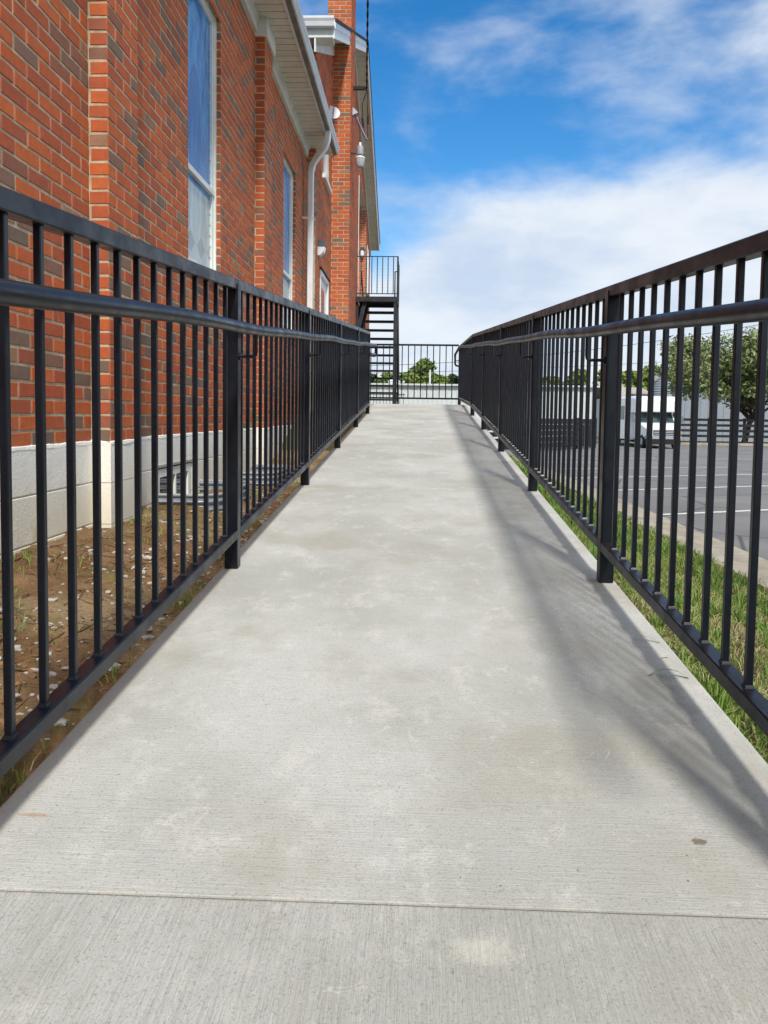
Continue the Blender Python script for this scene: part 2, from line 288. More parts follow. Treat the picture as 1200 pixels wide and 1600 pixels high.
# ------------------------------------------------------------------ mesh helpers
class MB:
    def __init__(s): s.v = []; s.f = []; s.m = []; s.t = []; s.mi = 0; s.tone = 0.0
    def face(s, idx): s.f.append(idx); s.m.append(s.mi); s.t.append(s.tone)
    def add(s, vs, fs):
        b = len(s.v); s.v.extend([tuple(x) for x in vs])
        for f in fs: s.face(tuple(b+i for i in f))
        return s
    def box(s, x0, x1, y0, y1, z0, z1):
        return s.add([(x0, y0, z0), (x1, y0, z0), (x1, y1, z0), (x0, y1, z0), (x0, y0, z1), (x1, y0, z1), (x1, y1, z1), (x0, y1, z1)],
                     [(0, 3, 2, 1), (4, 5, 6, 7), (0, 1, 5, 4), (1, 2, 6, 5), (2, 3, 7, 6), (3, 0, 4, 7)])
    def loft(s, rings, caps=True, closed=False):
        b = len(s.v); n = len(rings[0])
        for r in rings: s.v.extend([tuple(x) for x in r])
        for i in range(len(rings)-1):
            for j in range(n):
                k = (j+1) % n; s.face((b+i*n+j, b+i*n+k, b+(i+1)*n+k, b+(i+1)*n+j))
        if caps:
            s.face(tuple(b+j for j in reversed(range(n)))); e = b+(len(rings)-1)*n; s.face(tuple(e+j for j in range(n)))
        return s
    def beam(s, p0, p1, w, h, c=0.0, up=(0, 0, 1), plumb=True):
        """bar from p0 to p1; w across, h up; plumb: end faces vertical, section measured vertically"""
        p0 = Vector(p0); p1 = Vector(p1); d = (p1-p0).normalized(); u = Vector(up)
        sd_ = d.cross(u).normalized(); uu = u if plumb else sd_.cross(d).normalized()
        a, b_ = w/2, h/2
        sec = [(-a+c, -b_), (a-c, -b_), (a, -b_+c), (a, b_-c), (a-c, b_), (-a+c, b_), (-a, b_-c), (-a, -b_+c)] if c else [(-a, -b_), (a, -b_), (a, b_), (-a, b_)]
        return s.loft([[p+sd_*x+uu*y for x, y in sec] for p in (p0, p1)])
    def tube(s, pts, r, n=10, caps=True):
        pts = [Vector(p) for p in pts]; rr = r if isinstance(r, (list, tuple)) else [r]*len(pts)
        d0 = (pts[1]-pts[0]).normalized(); ref = Vector((0, 0, 1)) if abs(d0.z) < 0.9 else Vector((1, 0, 0))
        x = d0.cross(ref).normalized(); rings = []
        for i, p in enumerate(pts):
            d = ((pts[min(i+1, len(pts)-1)]-p).normalized()+(p-pts[max(i-1, 0)]).normalized())
            if d.length < 1e-6: d = d0
            d.normalize(); x = (x-d*x.dot(d)).normalized(); y = d.cross(x)
            rings.append([p+(x*math.cos(2*math.pi*k/n)+y*math.sin(2*math.pi*k/n))*rr[i] for k in range(n)])
        return s.loft(rings, caps)
    def lathe(s, prof, c=(0, 0, 0), n=20):
        return s.loft([[(c[0]+r*math.cos(2*math.pi*k/n), c[1]+r*math.sin(2*math.pi*k/n), c[2]+z) for k in range(n)] for r, z in prof])
    def mesh(s, name, mats, smooth=False):
        me = bpy.data.meshes.new(name); me.from_pydata(s.v, [], s.f)
        for mm in (mats if isinstance(mats, (list, tuple)) else [mats]): me.materials.append(mm)
        if any(s.m): me.polygons.foreach_set('material_index', s.m)
        if any(s.t):
            a = me.attributes.new('tone', 'FLOAT', 'FACE'); a.data.foreach_set('value', s.t)
        if smooth: me.polygons.foreach_set('use_smooth', [True]*len(s.f)); 
        me.update(); 
        if smooth == 'auto': me.set_sharp_from_angle(angle=R(40))
        return me
def npmesh(name, verts, nper, mats, tone=None, smooth=False):
    """verts: (K*nper,3) array, K separate polygons of nper corners"""
    K = len(verts)//nper; me = bpy.data.meshes.new(name)
    me.vertices.add(len(verts)); me.vertices.foreach_set('co', np.ascontiguousarray(verts, dtype=np.float32).ravel())
    me.loops.add(len(verts)); me.loops.foreach_set('vertex_index', np.arange(len(verts), dtype=np.int32))
    me.polygons.add(K); me.polygons.foreach_set('loop_start', np.arange(0, len(verts), nper, dtype=np.int32))
    me.polygons.foreach_set('loop_total', np.full(K, nper, dtype=np.int32))
    me.materials.append(mats)
    if tone is not None:
        a = me.attributes.new('tone', 'FLOAT', 'FACE'); a.data.foreach_set('value', np.ascontiguousarray(tone, dtype=np.float32))
    me.update(calc_edges=True); me.validate(); return me
BASE = {}
BETA = R(0.5)
def thing(name, label, cat, base=(0, 0, 0), group=None, frame=False, kind=None):
    o = bpy.data.objects.new(name, None); COL.objects.link(o); o.empty_display_size = 0.2
    b = Vector(base); BASE[o] = b
    if frame: o.rotation_euler = (0, 0, BETA); o.location = Matrix.Rotation(BETA, 3, 'Z') @ b
    else: o.location = b
    if kind != 'structure': o['label'] = label; o['category'] = cat
    if group: o['group'] = group
    if kind: o['kind'] = kind
    return o
def put(name, me, parent=None, at=None, label=None, kind=None):
    """mesh (or MB result) as a part of parent; at = position in the parent's build frame"""
    o = bpy.data.objects.new(name, me); COL.objects.link(o)
    at = Vector(at) if at is not None else Vector((0, 0, 0))
    if parent is not None:
        o.parent = parent; o.location = at-BASE.get(parent, Vector((0, 0, 0)))
    else: o.location = at
    BASE[o] = at
    if label: o['label'] = label
    if kind: o['kind'] = kind
    return o
def part(name, mb, mats, parent, smooth=False, kind=None, label=None): return put(name, mb.mesh(name, mats, smooth), parent, None, label, kind)
def struct(name, mb, mats, smooth=False):
    o = put(name, mb.mesh(name, mats, smooth)); o['kind'] = 'structure'; return o
def one(name, mb, mats, label, cat, group=None, smooth=False, origin=(0, 0, 0), frame=False):
    og = Vector(origin); mb.v = [tuple(Vector(v)-og) for v in mb.v]
    o = put(name, mb.mesh(name, mats, smooth), at=og)
    if frame: o.location = Matrix.Rotation(BETA, 3, 'Z') @ og; o.rotation_euler = (0, 0, BETA)
    o['label'] = label; o['category'] = cat
    if group: o['group'] = group
    return o
def px(P):
    P = Vector(P); z = P.dot(FW)
    if z <= 0.05: return None
    return 600+FPX*P.dot(R2)/z, CY-FPX*P.dot(U2)/z, z
FR = Matrix.Rotation(BETA, 3, 'Z')

# ------------------------------------------------------------------ the ramp
S, H = 1/12.3, 0.8125
YT = 12.15; ZT = -H+S*YT
def rz(y): return -H+S*min(y, YT)
XL, XR = -0.742, 0.712
def slab(name, y0, y1, mat, skew0=0.0, skew1=0.0, g0=0.0015, g1=0.0015):
    mb = MB(); ring = []
    ys = [y0+g0, y0+g0*2, y1-g1*2, y1-g1]
    for i, y in enumerate(ys):
        dz = -(g0, 0, 0, g1)[i]*0.3
        sk = skew0 if i < 2 else skew1
        zt = rz(y)+dz
        pr = [(XL, -1.3), (XL, zt-0.012), (XL+0.002, zt-0.005), (XL+0.008, zt-0.0008)]
        nx = 9
        pr += [(XL+0.012+(XR-XL-0.024)*k/nx, zt) for k in range(nx+1)]
        pr += [(XR-0.008, zt-0.0008), (XR-0.002, zt-0.005), (XR, zt-0.012), (XR, -1.3)]
        ring.append([(x, y+sk*x, z) for x, z in pr])
    mb.loft(ring)
    return mb.mesh(name, mat)
ramp = thing('ramp', '', '', (0, 0, -1.3), kind='structure')
put('concrete_slab', slab('walk_slab', -3.0, 1.105, CONC2, 0, 0.010, g1=0.003), ramp)
put('concrete_slab', slab('slab_a', 1.105, 3.79, CONC, 0.010, 0.003, g0=0.002), ramp)
put('concrete_slab', slab('slab_b', 3.79, 6.75, CONC, 0.003, 0.0), ramp)
put('concrete_slab', slab('slab_c', 6.75, 9.55, CONC), ramp)
put('concrete_slab', slab('slab_d', 9.55, YT, CONC), ramp)
mb = MB(); mb.box(-1.40, XR, YT+0.001, 13.72, -1.3, ZT); put('landing_slab', mb.mesh('landing_slab', CONC), ramp)
mb = MB()
for yj, sk in ((1.105, 0.010), (3.79, 0.003)):
    mb.loft([[(x, yj+sk*x+dy, z) for x, z in ((XL+0.01, -1.2), (XR-0.01, -1.2), (XR-0.01, rz(yj)-0.0035), (XL+0.01, rz(yj)-0.0035))] for dy in (-0.004, 0.004)])
part('joint_filler', mb, simple('joint_filler', (0.13, 0.09, 0.055), 0.9, var=0.5, scale=20, dirt=((0.28, 0.11, 0.04), 0.7)), ramp, kind='stuff')

# ------------------------------------------------------------------ railings
def baluster_mesh(hh, wdt=0.0147, collar=True, name='baluster', mat=PAINT):
    mb = MB(); mb.beam((0, 0, 0), (0, 0, hh), wdt, wdt, 0.0018, up=(0, 1, 0), plumb=False)
    if collar:
        mb.loft([[(x*k, y*k, z) for x, y in ((-1, -1), (1, -1), (1, 1), (-1, 1))] for k, z in ((0.0108, -0.001), (0.0092, 0.003), (0.0079, 0.006))])
        mb.loft([[(x*k, y*k, z) for x, y in ((-1, -1), (1, -1), (1, 1), (-1, 1))] for k, z in ((0.0079, hh-0.006), (0.0092, hh-0.003), (0.0108, hh+0.001))])
    return mb.mesh(name, mat)
def ramp_rail(side, xr, y0, top, label, posts):
    """side -1 left / +1 right; posts: list of Y"""
    t = thing('ramp_railing', label, 'railing', (xr, posts[1], rz(posts[1])))
    hb = 0.13; rail = 0.038
    post_me = {}
    for y in posts:
        hgt = top-rail*0.5-0.001; mb = MB(); mb.beam((0, 0, 0), (0, 0, hgt), 0.05, 0.05, 0.003, up=(0, 1, 0), plumb=False)
        put('post', mb.mesh('post', PAINT), t, (xr, y, rz(y)+0.001))
    bal = baluster_mesh(top-hb-rail)
    for a, b in zip(posts[:-1], posts[1:]):
        flat = a >= YT-0.3
        za, zb = rz(a), rz(b)
        zf = lambda y: za+(zb-za)*(y-a)/(b-a)
        mb = MB(); mb.beam((xr, a+0.0005, zf(a)+top-rail/2), (xr, b-0.0005, zf(b)+top-rail/2), rail+0.004, rail, 0.003)
        part('top_rail', mb, PAINT, t)
        xo = xr-side*0.006
        mb = MB(); mb.beam((xo, a+0.026, zf(a+0.026)+hb), (xo, b-0.026, zf(b-0.026)+hb), rail, rail*0.92, 0.003)
        part('bottom_rail', mb, PAINT, t)
        n = 15
        for k in range(1, n):
            y = a+(b-a)*k/n
            put('baluster', bal, t, (xr-side*0.002, y, zf(y)+hb+rail*0.45))
        # handrail bracket standing off the post
        ya = b if b > 1 else b
        mb = MB(); zb_ = rz(ya)+0.79
        mb.tube([(xr-side*0.024, ya, zb_), (xr-side*0.080, ya, zb_), (xr-side*0.086, ya, zb_+0.006), (xr-side*0.088, ya, zb_+0.016), (xr-side*0.088, ya, zb_+0.085)], 0.0058, 8)
        mb.tube([(xr-side*0.0252, ya, zb_), (xr-side*0.030, ya, zb_)], 0.014, 10)
        part('handrail_bracket', mb, PAINT, t, smooth='auto')
    # handrail pipe, slightly wavering like welded lengths
    pts = []; y = posts[0]-0.32; e = posts[-1]+(0.18 if side < 0 else -0.05)
    while y < e:
        wv = 0.004*math.sin(y*1.7+side)+0.003*math.sin(y*3.9)
        pts.append((xr-side*0.088, y, rz(y)+0.893+wv)); y += 0.12
    ze = rz(e)+0.893
    pts.append((xr-side*0.088, e, ze))
    if side > 0: pts += [(xr-side*0.088, e+0.03, ze-0.03), (xr-side*0.085, e+0.035, ze-0.16), (xr-side*0.07, e+0.035, ze-0.19), (xr-side*0.02, e+0.035, ze-0.20)]
    else: pts += [(xr+0.09, e+0.03, ze-0.01), (xr+0.095, e+0.04, ze-0.03), (xr+0.095, e+0.04, ze-0.12), (xr+0.07, e-0.03, ze-0.14), (xr+0.01, e-0.17, ze-0.14)]
    mb = MB(); nb = len(pts)-5 if side < 0 else len(pts)-4
    mb.tube(pts[:nb+1], 0.0195, 16); part('handrail', mb, PAINT, t, smooth='auto')
    mb = MB(); mb.tube(pts[nb:], 0.017, 12); part('handrail_return', mb, PAINT, t, smooth='auto')
    return t
LP = [2.853+1.829*(k-2) for k in range(1, 7)]
RP = [2.785+1.8305*(k-2) for k in range(1, 7)]
ramp_rail(-1, -0.6985, 0, 1.072, 'black steel railing with round handrail on the brick wall side of the ramp', LP)
ramp_rail(1, 0.6715, 0, 1.050, 'black steel railing with round handrail on the parking lot side of the ramp', RP+[13.62])
# far landing rail
t = thing('landing_railing', 'plain black picket railing closing the far end of the ramp landing', 'railing', (0, 13.62, ZT))
FZ = ZT+1.055
mb = MB(); mb.beam((-1.36, 13.62, FZ), (0.645, 13.62, FZ), 0.038, 0.03, 0.002); part('top_rail', mb, PAINT, t)
mb = MB(); mb.beam((-1.36, 13.62, ZT+0.125), (0.645, 13.62, ZT+0.125), 0.038, 0.03, 0.002); part('bottom_rail', mb, PAINT, t)
bm_ = baluster_mesh(FZ-ZT-0.155, 0.017, False)
x = 0.645-0.108
while x > -1.3: put('baluster', bm_, t, (x, 13.62, ZT+0.14)); x -= 0.1095
for xx in (-1.36,):
    mb = MB(); mb.beam((0, 0, 0), (0, 0, 1.04), 0.05, 0.05, 0.003, up=(0, 1, 0), plumb=False); put('post', mb.mesh('post', PAINT), t, (xx, 13.62, ZT))

# ------------------------------------------------------------------ bricks
CO = 0.0677; MO = 0.0118
def pick_tone():
    r = random.random()
    if r < 0.74: return random.uniform(0.02, 0.52)
    if r < 0.88: return random.uniform(0.56, 0.82)
    if r < 0.965: return random.uniform(0.82, 0.95)
    return random.uniform(0.97, 1.0)
def brick_geo(mb, p, u, n, ln, pr, hgt=None):
    """p: lower left front corner on the mortar plane; u along, n outward"""
    hh = (CO-MO) if hgt is None else hgt; c = 0.0022
    p = Vector(p); u = Vector(u); n = Vector(n); zv = Vector((0, 0, 1))
    jt = lambda: n*random.uniform(-0.0008, 0.0008)+u*random.uniform(-0.0012, 0.0012)+zv*random.uniform(-0.001, 0.001)
    o = [p-n*0.004, p+u*ln-n*0.004, p+u*ln+zv*hh-n*0.004, p+zv*hh-n*0.004]
    i = [p+u*c+zv*c+n*pr, p+u*(ln-c)+zv*c+n*pr, p+u*(ln-c)+zv*(hh-c)+n*pr, p+u*c+zv*(hh-c)+n*pr]
    q = [p+n*(pr-c), p+u*ln+n*(pr-c), p+u*ln+zv*hh+n*(pr-c), p+zv*hh+n*(pr-c)]
    js = [jt() for _ in range(4)]; q = [a_+b_ for a_, b_ in zip(q, js)]; i = [a_+b_ for a_, b_ in zip(i, js)]
    mb.add(o+q+i, [(0, 1, 5, 4), (1, 2, 6, 5), (2, 3, 7, 6), (3, 0, 4, 7), (4, 5, 9, 8), (5, 6, 10, 9), (6, 7, 11, 10), (7, 4, 8, 11), (8, 9, 10, 11)])
BL = []     # collected bricks of the church wing
def course_wall(org, u, n, length, z0, z1, holes=(), phase=0.0, cond=None, out=None, bl=0.2032):
    """running bond on a plane: holes = (u0,u1,z0,z1)"""
    org = Vector(org); u = Vector(u); n = Vector(n); k = 0; z = z0
    while z+CO-MO <= z1+0.001:
        zc = z+CO/2; iv = [(0, length)]
        for h in holes:
            if h[2] < zc < h[3]:
                nv = []
                for a, b in iv:
                    if h[1] <= a or h[0] >= b: nv.append((a, b)); continue
                    if h[0] > a: nv.append((a, h[0]))
                    if h[1] < b: nv.append((h[1], b))
                iv = nv
        if cond: iv = [q for q in (cond(a, b, zc) for a, b in iv) if q]
        for a, b in iv:
            s0 = math.floor((a-phase)/bl)*bl+phase+(bl/2 if k % 2 else 0)-bl
            while s0 < b:
                e0, e1 = max(s0+MO/2, a), min(s0+bl-MO/2, b)
                if e1-e0 > 0.035: out.append((org+u*e0+Vector((0, 0, z)), u, n, e1-e0, random.uniform(0.0020, 0.0042), pick_tone()))
                s0 += bl
        z += CO; k += 1
def emit(lst, parent, indiv=0, name='brickwork'):
    if indiv:
        sc_ = []
        for i, b in enumerate(lst):
            c = FR @ (b[0]+b[1]*b[3]/2); q = px(c)
            d = px(FR @ b[0]); e = px(FR @ (b[0]+b[1]*b[3]))
            if q and d and e and 0 < q[0] < 1200 and 0 < q[1] < 1600:
                wpx = abs(e[0]-d[0]); hpx = FPX*0.057/q[2]; sc_.append((-wpx*hpx, i))
        sc_.sort(); chosen = {i for _, i in sc_[:indiv]}
    else: chosen = set()
    mb = MB(); cache = {}
    for i, b in enumerate(lst):
        if i in chosen:
            key = (round(b[3]*200), tuple(round(x) for x in b[2]), min(int(b[5]*24), 23)//1, int((b[4]-0.002)*1000))
            if key not in cache:
                g = MB(); g.tone = max(b[5], 0.001); brick_geo(g, (0, 0, 0), b[1], b[2], b[3], b[4]); cache[key] = g.mesh('brick', BRICK)
            put('brick', cache[key], parent, b[0])
        else:
            mb.tone = max(b[5], 0.001); brick_geo(mb, *b[:5])
    return part(name, mb, BRICK, parent, kind='stuff')
W, P_, ZB, ZF = -1.585, -1.49, -0.148, 3.66
church = thing('church_wing', 'low red brick church wing with buttress piers and tall blue windows beside the ramp', 'building', (W, 5, -0.7), frame=True)
CH_Y0, CH_Y1 = -9.0, 11.25
PIL = [(-4.01, -3.60), (-0.13, 0.28), (3.75, 4.16), (7.63, 8.04)]
WIN = [(-2.40, -1.50), (1.50, 2.40), (5.40, 6.30), (9.30, 10.22)]
WZ0, WZ1 = 1.04, 3.13
mb = MB()
def wallbox(mb, y0, y1, z0, z1): mb.box(W-0.30, W-0.003, y0, y1, z0, z1)
ys = CH_Y0
for a, b in WIN:
    wallbox(mb, ys, a, ZB-0.005, ZF+0.3); wallbox(mb, a, b, ZB-0.005, WZ0); wallbox(mb, a, b, WZ1, ZF+0.3); ys = b
wallbox(mb, ys, CH_Y1, ZB-0.005, ZF+0.3)
for a, b in PIL: mb.box(W-0.004, P_-0.003, a+0.003, b-0.003, ZB-0.005, ZF+0.12)
mb.box(-9.5, W-0.31, CH_Y0, CH_Y1, -0.7, ZF)      # the rest of the wing behind the facade
wall = part('brick_wall', mb, MORTAR, church)
X_, Y_ = Vector((1, 0, 0)), Vector((0, 1, 0))
prev = CH_Y0
for a, b in PIL+[(CH_Y1, None)]:
    hl = [(q0-prev-0.0, q1-prev, WZ0, WZ1) for q0, q1 in WIN]
    course_wall((W-0.003, prev, 0+ZB), Y_, X_, a-prev, ZB-ZB, ZF-ZB, [(h[0], h[1], h[2]-ZB, h[3]-ZB) for h in hl], random.uniform(0, 0.1), out=BL)
    if b:
        course_wall((P_-0.003, a, ZB), Y_, X_, b-a, 0, ZF-ZB, phase=0.0, out=BL)
        course_wall((W+0.003, a+0.003, ZB), X_, -Y_, P_-W-0.006, 0, ZF-ZB, phase=0.002, out=BL)
        prev = b
emit(BL, wall, 300)
# soldier/reveal bricks in window jambs (the far jamb faces the camera)
RV = []
for a, b in WIN:
    course_wall((W-0.10, b+0.001, ZB), X_, -Y_, 0.10, round((WZ0-ZB)/CO)*CO, WZ1-ZB, phase=0.0, out=RV)
emit(RV, wall, name='jamb_brickwork')
# foundation
mb = MB(); mb.box(W-0.28, W-0.006, CH_Y0, 4.70, -0.95, ZB-0.006); mb.box(W-0.28, W-0.006, 5.46, CH_Y1, -0.95, ZB-0.006); mb.box(W-0.28, W-0.006, 4.70, 5.46, -0.95, -0.62); mb.box(W-0.28, W-0.006, 4.70, 5.46, -0.345, ZB-0.006)
fnd = part('foundation', mb, BLOCK, church)
BW = [(4.70, 5.46, -0.62, -0.345)]      # basement window opening
def block(y0, y1, z0, z1, x1, thick=0.02):
    mb = MB(); c = 0.004; j = random.uniform(-0.0006, 0.0006)
    mb.box(x1-thick, x1-c+j, y0, y1, z0+0.002, z1-0.0012)
    mb.add([(x1-c+j, y0, z0+0.0012), (x1-c+j, y1, z0+0.0012), (x1-c+j, y1, z1-0.0012), (x1-c+j, y0, z1-0.0012), (x1+j, y0, z0+c+0.003), (x1+j, y1, z0+c+0.003), (x1+j, y1, z1-c-0.002), (x1+j, y0, z1-c-0.002)],
           [(0, 1, 5, 4), (1, 2, 6, 5), (2, 3, 7, 6), (3, 0, 4, 7), (4, 5, 6, 7)])
    part('block', mb, BLOCK, fnd)
zs = [ZB-0.004, -0.352, -0.557, -0.762]
for r in range(3):
    prev = 1.2
    for a, b in PIL[2:]+[(CH_Y1, None)]:
        y = prev-(0.2 if r % 2 else 0.0)
        while y < a-0.02:
            y0, y1 = max(y, prev), min(y+0.405, a)
            for (wa, wb, wz0, wz1) in BW:
                if y0 < wb and y1 > wa and zs[r+1] < wz1-0.01 and zs[r] > wz0:
                    if y0 < wa: block(y0, wa, zs[r+1], zs[r], W+0.006)
                    if y1 > wb: block(wb, y1, zs[r+1], zs[r], W+0.006)
                    y0 = y1
            if y1-y0 > 0.03: block(y0, y1, zs[r+1], zs[r], W+0.006)
            y += 0.405
        if b:
            mb = MB(); mb.box(W-0.01, P_+0.004, a-0.008, b+0.008, zs[r+1]+0.0015, zs[r]-0.0015); part('block', mb, BLOCK, fnd)
            prev = b
# basement window with its dark head slit
bwin = thing  # noqa
mb = MB(); y0, y1, z0, z1 = 4.72, 5.45, -0.62, -0.36
for (a, b, c_, d) in ((y0, y0+0.04, z0, z1), (y1-0.075, y1, z0, z1), (y0+0.04, y1-0.075, z1-0.05, z1), (y0+0.04, y1-0.075, z0, z0+0.03), (5.08, 5.10, z0+0.03, z1-0.05)):
    mb.box(W-0.05, W+0.004, a, b, c_, d)
bw = part('basement_window', mb, FRAMEM, church)
mb = MB(); mb.box(W-0.035, W-0.025, y0+0.04, 5.08, z0+0.03, z1-0.05); mb.box(W-0.035, W-0.025, 5.10, y1-0.075, z0+0.03, z1-0.05); part('pane', mb, WGLASS, bw)
mb = MB(); mb.box(W-0.02, W+0.014, y0-0.03, y1+0.06, z1+0.016, z1+0.03); part('window_head', mb, TANW, bw)
mb = MB(); mb.box(W-0.10, W-0.004, y0-0.02, y1+0.01, z1+0.001, z1+0.015); part('head_gap', mb, DARK, bw)
# ragged bed of mortar squeezed out on top of the foundation
mb = MB(); rings = []; y = 1.2
while y < 11.2:
    x0 = P_ if any(a-0.004 < y < b+0.004 for a, b in PIL) else W
    q = 0.6*noise.noise(Vector((y*9, 0, 0)))+0.4*noise.noise(Vector((y*38, 3, 0))); q2 = 0.7*noise.noise(Vector((y*7, 7, 0)))+0.3*noise.noise(Vector((y*29, 7, 0)))
    rings.append([(x0-0.01, y, ZB-0.022-0.008*abs(q2)), (x0+0.0075+0.003*q, y, ZB-0.014+0.010*q2), (x0+0.0055+0.003*q2, y, ZB-0.001+0.006*q), (x0-0.01, y, ZB+0.010+0.004*q)]); y += 0.012
mb.loft(rings); part('mortar_bed', mb, BLOCK, fnd, kind='stuff')
# tall church windows
def church_window(a, b):
    mb = MB(); xo = W-0.055; xi = W-0.10; f = 0.055
    mb.box(xi, xo, a, a+f, WZ0+0.03, WZ1); mb.box(xi, xo, b-f, b, WZ0+0.03, WZ1); mb.box(xi, xo, a+f, b-f, WZ1-f, WZ1); mb.box(xi, xo, a+f, b-f, WZ0+0.03, WZ0+0.03+f)
    mb.box(xi, xo+0.012, a-0.001, b+0.001, 1.735, 1.775)
    mb.box(xo+0.001, xo+0.02, b-0.022, b-0.0005, WZ0+0.03, WZ1); mb.box(xo+0.001, xo+0.02, a+0.0005, a+0.022, WZ0+0.03, WZ1); mb.box(xo+0.001, xo+0.018, a+0.022, b-0.022, WZ1-0.03, WZ1)
    w_ = part('window', mb, FRAMEM, church)
    mid = (a+b)/2
    g = MB(); g.box(-0.012, 0, a+f-mid, b-f-mid, 0.03+f-0.0, WZ1-f-WZ0); put('pane', g.mesh('pane', CGLASS), w_, (xo-0.02, mid, WZ0))
    # bead of rivets / lead dots on the far stile
    g = MB(); z = WZ0+0.12
    while z < WZ1-0.1: g.box(xo-0.019, xo-0.012, b-f-0.012, b-f-0.004, z, z+0.02); z += 0.085
    part('stile_clips', g, WHITE, w_, kind='stuff')
    g = MB(); g.add([(W-0.10, a-0.03, WZ0+0.03), (W-0.10, b+0.03, WZ0+0.03), (W+0.035, b+0.03, WZ0), (W+0.035, a-0.03, WZ0), (W-0.10, a-0.03, WZ0-0.07), (W-0.10, b+0.03, WZ0-0.07), (W+0.035, b+0.03, WZ0-0.06), (W+0.035, a-0.03, WZ0-0.06)],
                    [(0, 3, 2, 1), (4, 5, 6, 7), (3, 7, 6, 2), (0, 4, 7, 3), (1, 2, 6, 5)])
    part('sill', g, simple('limestone_sill', (0.40, 0.36, 0.29), 0.85, 0.2, var=0.3, bump=0.003), w_)
for a, b in WIN: church_window(a, b)
# eaves: frieze, soffit, fascia, gutter
XS = -1.265
mb = MB(); prev = CH_Y0
for a, b in PIL+[(CH_Y1, None)]:
    mb.box(W-0.002, W+0.024, prev, a-0.025, 3.66, 3.80); mb.box(W+0.024, W+0.045, prev, a-0.025, 3.755, 3.80)
    if b: mb.box(W-0.002, P_+0.024, a-0.025, b+0.025, 3.62, 3.80); prev = b+0.025
part('frieze_board', mb, TRIM, church)
mb = MB(); mb.box(W, XS, CH_Y0, 11.50, 3.812, 3.83)
y = CH_Y0
while y < 11.48:
    mb.box(W+0.045, XS-0.001, y+0.007, y+0.123, 3.797, 3.811); y += 0.13
part('soffit', mb, SOFF, church, kind='stuff')
mb = MB(); mb.box(XS, XS+0.02, CH_Y0, 11.52, 3.78, 3.93); mb.box(-9, XS-0.001, 11.502, 11.52, 3.80, 3.93); part('fascia', mb, TRIM, church)
mb = MB(); pr = [(XS+0.021, 3.90), (XS+0.021, 3.795), (-1.19, 3.795), (-1.175, 3.80), (-1.165, 3.83), (-1.150, 3.86), (-1.148, 3.895), (-1.158, 3.90), (-1.160, 3.865), (-1.175, 3.835), (-1.185, 3.808), (XS+0.030, 3.805), (XS+0.030, 3.90)]
mb.loft([[(x, yy_, z) for x, z in pr] for yy_ in (CH_Y0, 11.54)])
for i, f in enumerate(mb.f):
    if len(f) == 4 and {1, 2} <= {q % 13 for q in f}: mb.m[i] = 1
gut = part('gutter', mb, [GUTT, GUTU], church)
mb = MB(); mb.box(XS+0.031, -1.162, 11.541, 11.545, 3.80, 3.90); part('end_cap', mb, GUTT, gut)
mb = MB(); mb.add([(-1.20, CH_Y0, 3.935), (-1.20, 11.56, 3.935), (-5.4, 11.56, 5.6), (-5.4, CH_Y0, 5.6), (-1.20, CH_Y0, 3.905), (-1.20, 11.56, 3.905), (-5.4, 11.56, 5.57), (-5.4, CH_Y0, 5.57)],
              [(0, 1, 2, 3), (4, 7, 6, 5), (0, 4, 5, 1), (1, 5, 6, 2), (0, 3, 7, 4)])
mb.add([(-5.4, CH_Y0, 5.6), (-5.4, 11.56, 5.6), (-9.6, 11.56, 3.935), (-9.6, CH_Y0, 3.935)], [(0, 1, 2, 3)])
part('roof', mb, SHING, church)
# downspout
def rect_path(mb, pts, wy, wx):
    rings = []
    pts = [Vector(p) for p in pts]
    for i, p in enumerate(pts):
        d = (pts[min(i+1, len(pts)-1)]-pts[max(i-1, 0)]).normalized()
        sy = Vector((0, 1, 0)); sy = (sy-d*sy.dot(d)).normalized(); sx_ = d.cross(sy).normalized()
        c = 0.008; a, b = wy/2, wx/2
        rings.append([p+sy*x+sx_*y for x, y in ((-a+c, -b), (a-c, -b), (a, -b+c), (a, b-c), (a-c, b), (-a+c, b), (-a, b-c), (-a, -b+c))])
    mb.loft(rings)
mb = MB(); rect_path(mb, [(-1.215, 10.62, 3.80), (-1.215, 10.62, 3.74), (-1.225, 10.63, 3.68), (-1.27, 10.68, 3.60), (-1.38, 10.80, 3.52), (-1.45, 10.87, 3.45), (-1.478, 10.90, 3.36), (-1.48, 10.90, 3.2), (-1.48, 10.90, -0.35)], 0.10, 0.075)
ds = part('downspout', mb, WHITE, church, smooth='auto')
mb = MB()
for z in (2.7, 0.9): mb.box(W, -1.43, 10.845, 10.852, z, z+0.03); mb.box(-1.442, -1.436, 10.84, 10.96, z, z+0.03)
part('strap', mb, WHITE, ds, kind='stuff')

